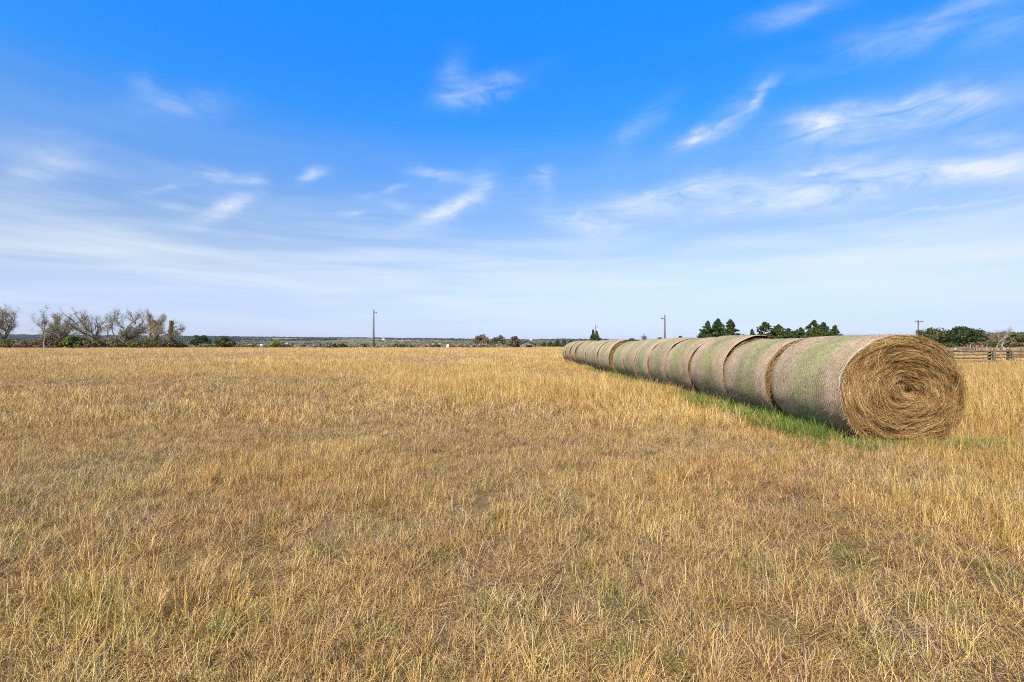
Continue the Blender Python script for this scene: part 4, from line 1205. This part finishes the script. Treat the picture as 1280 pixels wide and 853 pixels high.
for k, (px, top, Y, w, lab) in enumerate([(479.5, 422.6, 1750, 11, 'tiny white farmhouse on the ridge right of the tall pole'), (663.5, 422.6, 1650, 9, 'tiny white house on the ridge above the shed')]):
    x = at(px, Y); z = tz(x, Y); root = thing('farmhouse', (x, Y, z), lab, 'house', 'white houses on the far ridge')
    zt = max(min(zat(top, Y) - z, 5.5), 4.0); hb = zt * .6
    mb = MB(); mb.box((0, 0, hb / 2 - .3), (w, 8, hb + .6))
    mb.build('wall', [M_white], root)
    mb = MB(); an = math.atan2(zt - hb, 4.4); sl = math.hypot(zt - hb, 4.4) + .3
    for s in (-1, 1): mb.box((0, s * 2.2, (hb + zt) / 2 + .1), (w + .8, sl, .2), Matrix.Rotation(-s * an, 4, 'X'))
    mb.build('roof', [M_roofw], root)
    for q in (-.3, .28):
        mb = MB(); mb.box((w * q, -4.03, hb * .5), (1.3, .1, 1.5)); mb.build('window', [M_inside], root)

# ------------------------------------------------------------------ scrub in the valley, woods on the ridge (uncountable)
def scrub_mesh(seed, mat, n=150, leaf=0.3, tw=110):
    rng = np.random.default_rng(seed); mb = MB()
    q = rng.normal(0, 1, (n, 3)); q /= np.linalg.norm(q, axis=1, keepdims=True); q *= rng.random(n)[:, None] ** .4
    lob = 1 + .3 * np.sin(3 * np.arctan2(q[:, 1], q[:, 0]) + seed)
    c_ = q * np.array([1.0, 1.0, .62]) * lob[:, None]; c_[:, 2] = np.abs(c_[:, 2] + .45) * .95
    v, f = leaf_quads(c_, leaf, rng); mb.add(v, f, 0, np.repeat(np.clip(rng.normal(.5, .25, n), 0, 1), 4))
    p0 = np.stack([rng.normal(0, .35, tw), rng.normal(0, .35, tw), rng.uniform(0, .8, tw)], 1)
    d = p0 * np.array([1.2, 1.2, .3]) + rng.normal(0, .3, (tw, 3)); d[:, 2] = np.abs(d[:, 2]) + .4; d /= np.linalg.norm(d, axis=1, keepdims=True)
    v, f = strips_from_segments(p0, p0 + d * rng.uniform(.3, .8, tw)[:, None], 0.014, rng); mb.add(v, f, 1, np.repeat(rng.random(tw), 4))
    return mesh_np('scrub', np.concatenate(mb.v), np.concatenate(mb.f), [mat, L_twig], np.concatenate(mb.m), {'tint': np.concatenate(mb.a)})


scr = src_collection('scrub_shape', [scrub_mesh(700 + k, [L_scrub, L_scrub, L_brown, L_scrub, L_olive, L_oak][k]) for k in range(6)])
P_ = []; S_ = []; I_ = []
for q in range(16000):
    Y = 122 + 1500 * RNG.random() ** 1.5
    x = RNG.uniform(-1.25, 1.25) * Y
    left = x < -0.62 * Y
    if fbm(x, Y, 0.012, 8, 3) < 0.36 - 0.10 * (Y < 320) + 0.16 * (Y > 1000) * (not left): continue
    if abs(x - at(660, 140)) < 5 and Y < 150: continue
    P_.append((x, Y)); S_.append(RNG.uniform(1.3, 2.6) * (1 if Y > 220 else .62)); I_.append(RNG.choice(6, p=[.14, .12, .10, .12, .24, .28] if left else [.26, .23, .2, .14, .11, .06]))
P_ = np.array(P_); S_ = np.array(S_); n = len(P_)
scatter('valley_scrub', scr, place(P_) - np.array([0, 0, .1]), zrot(n), np.stack([S_ * 1.25, S_ * 1.25, S_ * 1.1], 1), I_, RNG.random(n), 'grey brown scrub filling the valley beyond the pasture', 'scrub')
wd = src_collection('wood_shape', [scrub_mesh(720 + k, L_far, 120, 0.42, 4) for k in range(4)])
P_ = []
for q in range(16000):
    Y = RNG.uniform(1350, 3300); x = RNG.uniform(-1.25, 1.25) * Y
    dn = fbm(x, Y, 0.0022, 14, 3) + 0.22 * math.exp(-((Y - 2700) / 420) ** 2)
    if dn < 0.57: continue
    P_.append((x, Y))
for q in range(5000):
    Y = RNG.uniform(650, 2300); x = RNG.uniform(-1.25, -0.6) * Y
    if fbm(x, Y, 0.004, 17, 3) < 0.40: continue
    P_.append((x, Y))
P_ = np.array(P_); n = len(P_); s = RNG.uniform(3.5, 6.5, n) * np.where(P_[:, 1] < 1350, .62, 1)
scatter('ridge_woods', wd, place(P_) - np.array([0, 0, .4]), zrot(n), np.stack([s * 1.3, s * 1.3, s * RNG.uniform(.8, 1.25, n)], 1), RNG.integers(0, 4, n), RNG.random(n), 'dark woods along the far ridge', 'woods')

# ------------------------------------------------------------------ light and sky
SUN_EL, SUN_AZ = R(42), R(-26)        # sun behind the camera, over the left shoulder
sd = Vector((math.sin(SUN_AZ) * math.cos(SUN_EL), -math.cos(SUN_AZ) * math.cos(SUN_EL), math.sin(SUN_EL)))
sl = bpy.data.lights.new('sun', 'SUN'); sl.energy = 5.0; sl.angle = R(0.55); sl.color = (1.0, 0.91, 0.73)
so = bpy.data.objects.new('sun', sl); COL.objects.link(so)
so.rotation_euler = (-sd).to_track_quat('-Z', 'Y').to_euler(); so.location = (20, -30, 40)

w = bpy.data.worlds.new('World'); SC.world = w; w.use_nodes = True
nt = w.node_tree; nt.nodes.clear()
wo = nt.nodes.new('ShaderNodeOutputWorld'); bg = nt.nodes.new('ShaderNodeBackground'); bg.inputs[1].default_value = 0.15
sky = nt.nodes.new('ShaderNodeTexSky'); sky.sky_type = 'NISHITA'; sky.sun_disc = False
sky.sun_elevation = SUN_EL; sky.sun_rotation = math.atan2(sd.x, sd.y)
sky.air_density = 1.0; sky.dust_density = 0.6; sky.ozone_density = 2.0; sky.altitude = 100
tc = nt.nodes.new('ShaderNodeTexCoord'); D = tc.outputs['Generated']
sp = nt.nodes.new('ShaderNodeSeparateXYZ'); nt.links.new(D, sp.inputs[0])
el = math_(nt, 'ARCSINE', sp.outputs[2]); az = math_(nt, 'ARCTAN2', sp.outputs[0], sp.outputs[1])
e1 = math_(nt, 'MULTIPLY', el, 1 / R(90), clamp=True)
SKY_GAIN = [(0.0, (.38, .46, .86)), (1.2 / 90, (.39, .455, .84)), (2.6 / 90, (.39, .445, .78)), (8.6 / 90, (.71, .64, .65)), (13.5 / 90, (.61, .66, .76)), (22.5 / 90, (.31, .72, 1.12)), (25.6 / 90, (.15, .73, 1.3)),
            (29.6 / 90, (.11, .74, 1.45)), (36.6 / 90, (.07, .85, 1.65)), (0.56, (.7, .8, .9)), (1.0, (1.2, 1.0, 0.8))]
base = mixc(nt, 1.0, sky.outputs[0], ramp(nt, e1, SKY_GAIN), 'MULTIPLY')
CLOUDS = True
# cirrus on a high sheet: gnomonic sheet coordinates, long fibres
zc = math_(nt, 'MAXIMUM', math_(nt, 'ADD', sp.outputs[2], 0.06), 0.02)
cx_ = math_(nt, 'DIVIDE', sp.outputs[0], zc); cy_ = math_(nt, 'DIVIDE', sp.outputs[1], zc)
cv = nt.nodes.new('ShaderNodeCombineXYZ'); nt.links.new(cx_, cv.inputs[0]); nt.links.new(cy_, cv.inputs[1])
fib = noise(nt, mapping(nt, cv.outputs[0], (0.55, 2.2, 1), (0, 0, R(-24))), 2.3, 6, 0.6, 0.7)
soft = noise(nt, mapping(nt, cv.outputs[0], (0.8, 1.0, 1)), 0.8, 3, 0.5)
ae = nt.nodes.new('ShaderNodeCombineXYZ'); nt.links.new(az, ae.inputs[0]); nt.links.new(el, ae.inputs[1])
fine = noise(nt, mapping(nt, ae.outputs[0], (8, 27, 1), (0, 0, R(-12))), 1.0, 8, 0.62, 0.7)
wx = noise(nt, ae.outputs[0], 7, 3, 0.6); wy = noise(nt, mapping(nt, ae.outputs[0], loc=(5, 3, 0)), 9, 3, 0.6)


def wisp(px, py, lx, ly, rot, amp):
    dx, dy = (px - 640) / F, (429 - py) / F
    a0 = math.atan2(dx, 1.0); e0 = math.atan2(dy, math.hypot(dx, 1.0))
    u = math_(nt, 'ADD', math_(nt, 'SUBTRACT', az, a0), math_(nt, 'MULTIPLY_ADD', wx, 0.07, -0.035))
    v_ = math_(nt, 'ADD', math_(nt, 'SUBTRACT', el, e0), math_(nt, 'MULTIPLY_ADD', wy, 0.05, -0.025))
    hyp = math.hypot(dx, 1.0)
    rot -= math.degrees(math.atan(dy / hyp * dx / hyp)) if abs(rot) < 35 else 0
    lx, ly = lx / hyp ** 2, ly * hyp / (hyp * hyp + dy * dy)
    c_, s_ = math.cos(R(rot)), math.sin(R(rot))
    uu = math_(nt, 'ADD', math_(nt, 'MULTIPLY', u, c_ / (lx / F)), math_(nt, 'MULTIPLY', v_, s_ / (lx / F)))
    vv_ = math_(nt, 'ADD', math_(nt, 'MULTIPLY', u, -s_ / (ly / F)), math_(nt, 'MULTIPLY', v_, c_ / (ly / F)))
    r2 = math_(nt, 'ADD', math_(nt, 'MULTIPLY', uu, uu), math_(nt, 'MULTIPLY', vv_, vv_))
    return math_(nt, 'MULTIPLY', math_(nt, 'EXPONENT', math_(nt, 'MULTIPLY', r2, -1.0)), amp)


W_ = [(262, 268, 34, 9, 24, .8), (270, 218, 34, 8, -12, .5), (312, 236, 24, 14, 50, .35), (290, 256, 22, 9, 35, .4), (198, 238, 26, 4, 10, .4), (207, 256, 22, 6, -15, .35), (390, 219, 17, 6, 18, .55),
      (548, 268, 34, 9, 26, .8), (552, 218, 34, 8, -10, .55), (598, 236, 26, 15, 50, .38), (575, 256, 22, 9, 35, .4), (480, 238, 26, 4, 12, .4), (446, 263, 16, 4, 0, .5), (492, 256, 20, 7, -20, .42),
      (565, 100, 26, 22, 60, .22), (605, 112, 50, 14, 14, .42), (45, 212, 62, 18, 3, .36), (60, 180, 60, 22, 0, .2), (225, 132, 60, 16, 6, .24), (180, 105, 20, 16, 40, .15), (677, 219, 15, 6, 20, .5), (683, 235, 12, 8, -40, .25),
      (868, 178, 30, 11, 28, .75), (957, 118, 24, 7, 42, .65), (915, 148, 46, 18, 35, .32), (1022, 155, 34, 13, 10, .8), (1090, 138, 100, 16, 8, .42), (1200, 128, 80, 14, 6, .25), (1250, 170, 45, 8, 5, .5),
      (1035, 207, 55, 8, 14, .8), (1130, 232, 150, 14, 8, .75), (1215, 207, 80, 12, 13, .8), (1000, 240, 150, 18, 11, .6), (870, 236, 90, 15, 13, .5), (800, 262, 100, 18, 11, .4), (735, 280, 70, 16, -12, .4),
      (1140, 40, 130, 22, 20, .32), (1000, 15, 60, 14, 14, .28), (1250, 38, 60, 18, 28, .28), (1200, 258, 110, 3, 11, .4), (800, 158, 36, 15, 35, .26), (1150, 150, 140, 26, 12, .28), (1050, 165, 80, 18, 14, .3)]
tot = None
for q in W_:
    o_ = wisp(*q)
    tot = o_ if tot is None else math_(nt, 'ADD', tot, o_)
fk = ramp(nt, fine, [(0.34, (0.12, 0.12, 0.12)), (0.68, (1.2, 1.2, 1.2))])
cl1 = math_(nt, 'MULTIPLY', tot, fk)
# thin veil and low streaks that thicken towards the horizon
low = ramp(nt, e1, [(0.0, (.0, .0, .0)), (0.03, (.30, .30, .30)), (0.08, (.55, .55, .55)), (0.12, (.50, .50, .50)), (0.155, (.22, .22, .22)), (0.20, (.08, .08, .08)), (0.27, (.0, .0, .0))])
strk = noise(nt, mapping(nt, ae.outputs[0], (2.2, 22, 1), (0, 0, R(2))), 1.0, 5, 0.55, 0.4)
sk = ramp(nt, strk, [(0.42, (0, 0, 0)), (0.74, (1.3, 1.3, 1.3))])
cl2 = math_(nt, 'MULTIPLY', low, sk)
gen = math_(nt, 'MULTIPLY', ramp(nt, fib, [(0.52, (0, 0, 0)), (0.85, (.02, .02, .02))]), ramp(nt, soft, [(0.45, (0, 0, 0)), (0.65, (1, 1, 1))]))
veil = ramp(nt, e1, [(0.0, (.30, .30, .30)), (0.045, (.28, .28, .28)), (0.09, (.12, .12, .12)), (0.16, (0, 0, 0))])
cl = math_(nt, 'ADD', math_(nt, 'ADD', cl1, cl2), math_(nt, 'ADD', gen, veil))
cl = math_(nt, 'MINIMUM', cl, 0.92)
WHITE = (3.6, 3.95, 4.5)
full = mixc(nt, cl, base, WHITE)
nt.links.new(full, bg.inputs[0]); nt.links.new(bg.outputs[0], wo.inputs[0])
w.cycles.sampling_method = 'MANUAL'; w.cycles.sample_map_resolution = 512

hz_m = bpy.data.materials.new('haze'); hz_m.use_nodes = True
nt = hz_m.node_tree; nt.nodes.clear(); ho = nt.nodes.new('ShaderNodeOutputMaterial')
pv = nt.nodes.new('ShaderNodeVolumePrincipled'); pv.inputs['Color'].default_value = (0.80, 0.88, 1.0, 1); pv.inputs['Density'].default_value = 0.00005
nt.links.new(pv.outputs[0], ho.inputs['Volume'])
mb = MB(); mb.box((0, 0, 25), (24000, 24000, 70))
o = mb.build('haze', [hz_m]); tag(o, 'thin blue air over the far valley and ridge', 'haze', kind='stuff')

# ------------------------------------------------------------------ camera, view
cam = bpy.data.cameras.new('camera'); cam.lens = F / 1280 * 36; cam.sensor_width = 36; cam.sensor_fit = 'HORIZONTAL'
cam.clip_start = 0.05; cam.clip_end = 20000
co = bpy.data.objects.new('camera', cam); COL.objects.link(co)
co.location = (0, 0, CAM_H); co.rotation_euler = (R(90) + math.atan2(2.5, F), 0, 0)
SC.camera = co
SC.render.resolution_x = 1024; SC.render.resolution_y = 682
vs_ = SC.view_settings
vs_.view_transform = 'Standard'; vs_.look = 'None'; vs_.gamma = 1.0; vs_.exposure = 0.6; vs_.use_curve_mapping = False
SC.cycles.use_denoising = False; SC.cycles.filter_width = 1.05
SC.cycles.max_bounces = 6; SC.cycles.diffuse_bounces = 2; SC.cycles.transmission_bounces = 3; SC.cycles.transparent_max_bounces = 4
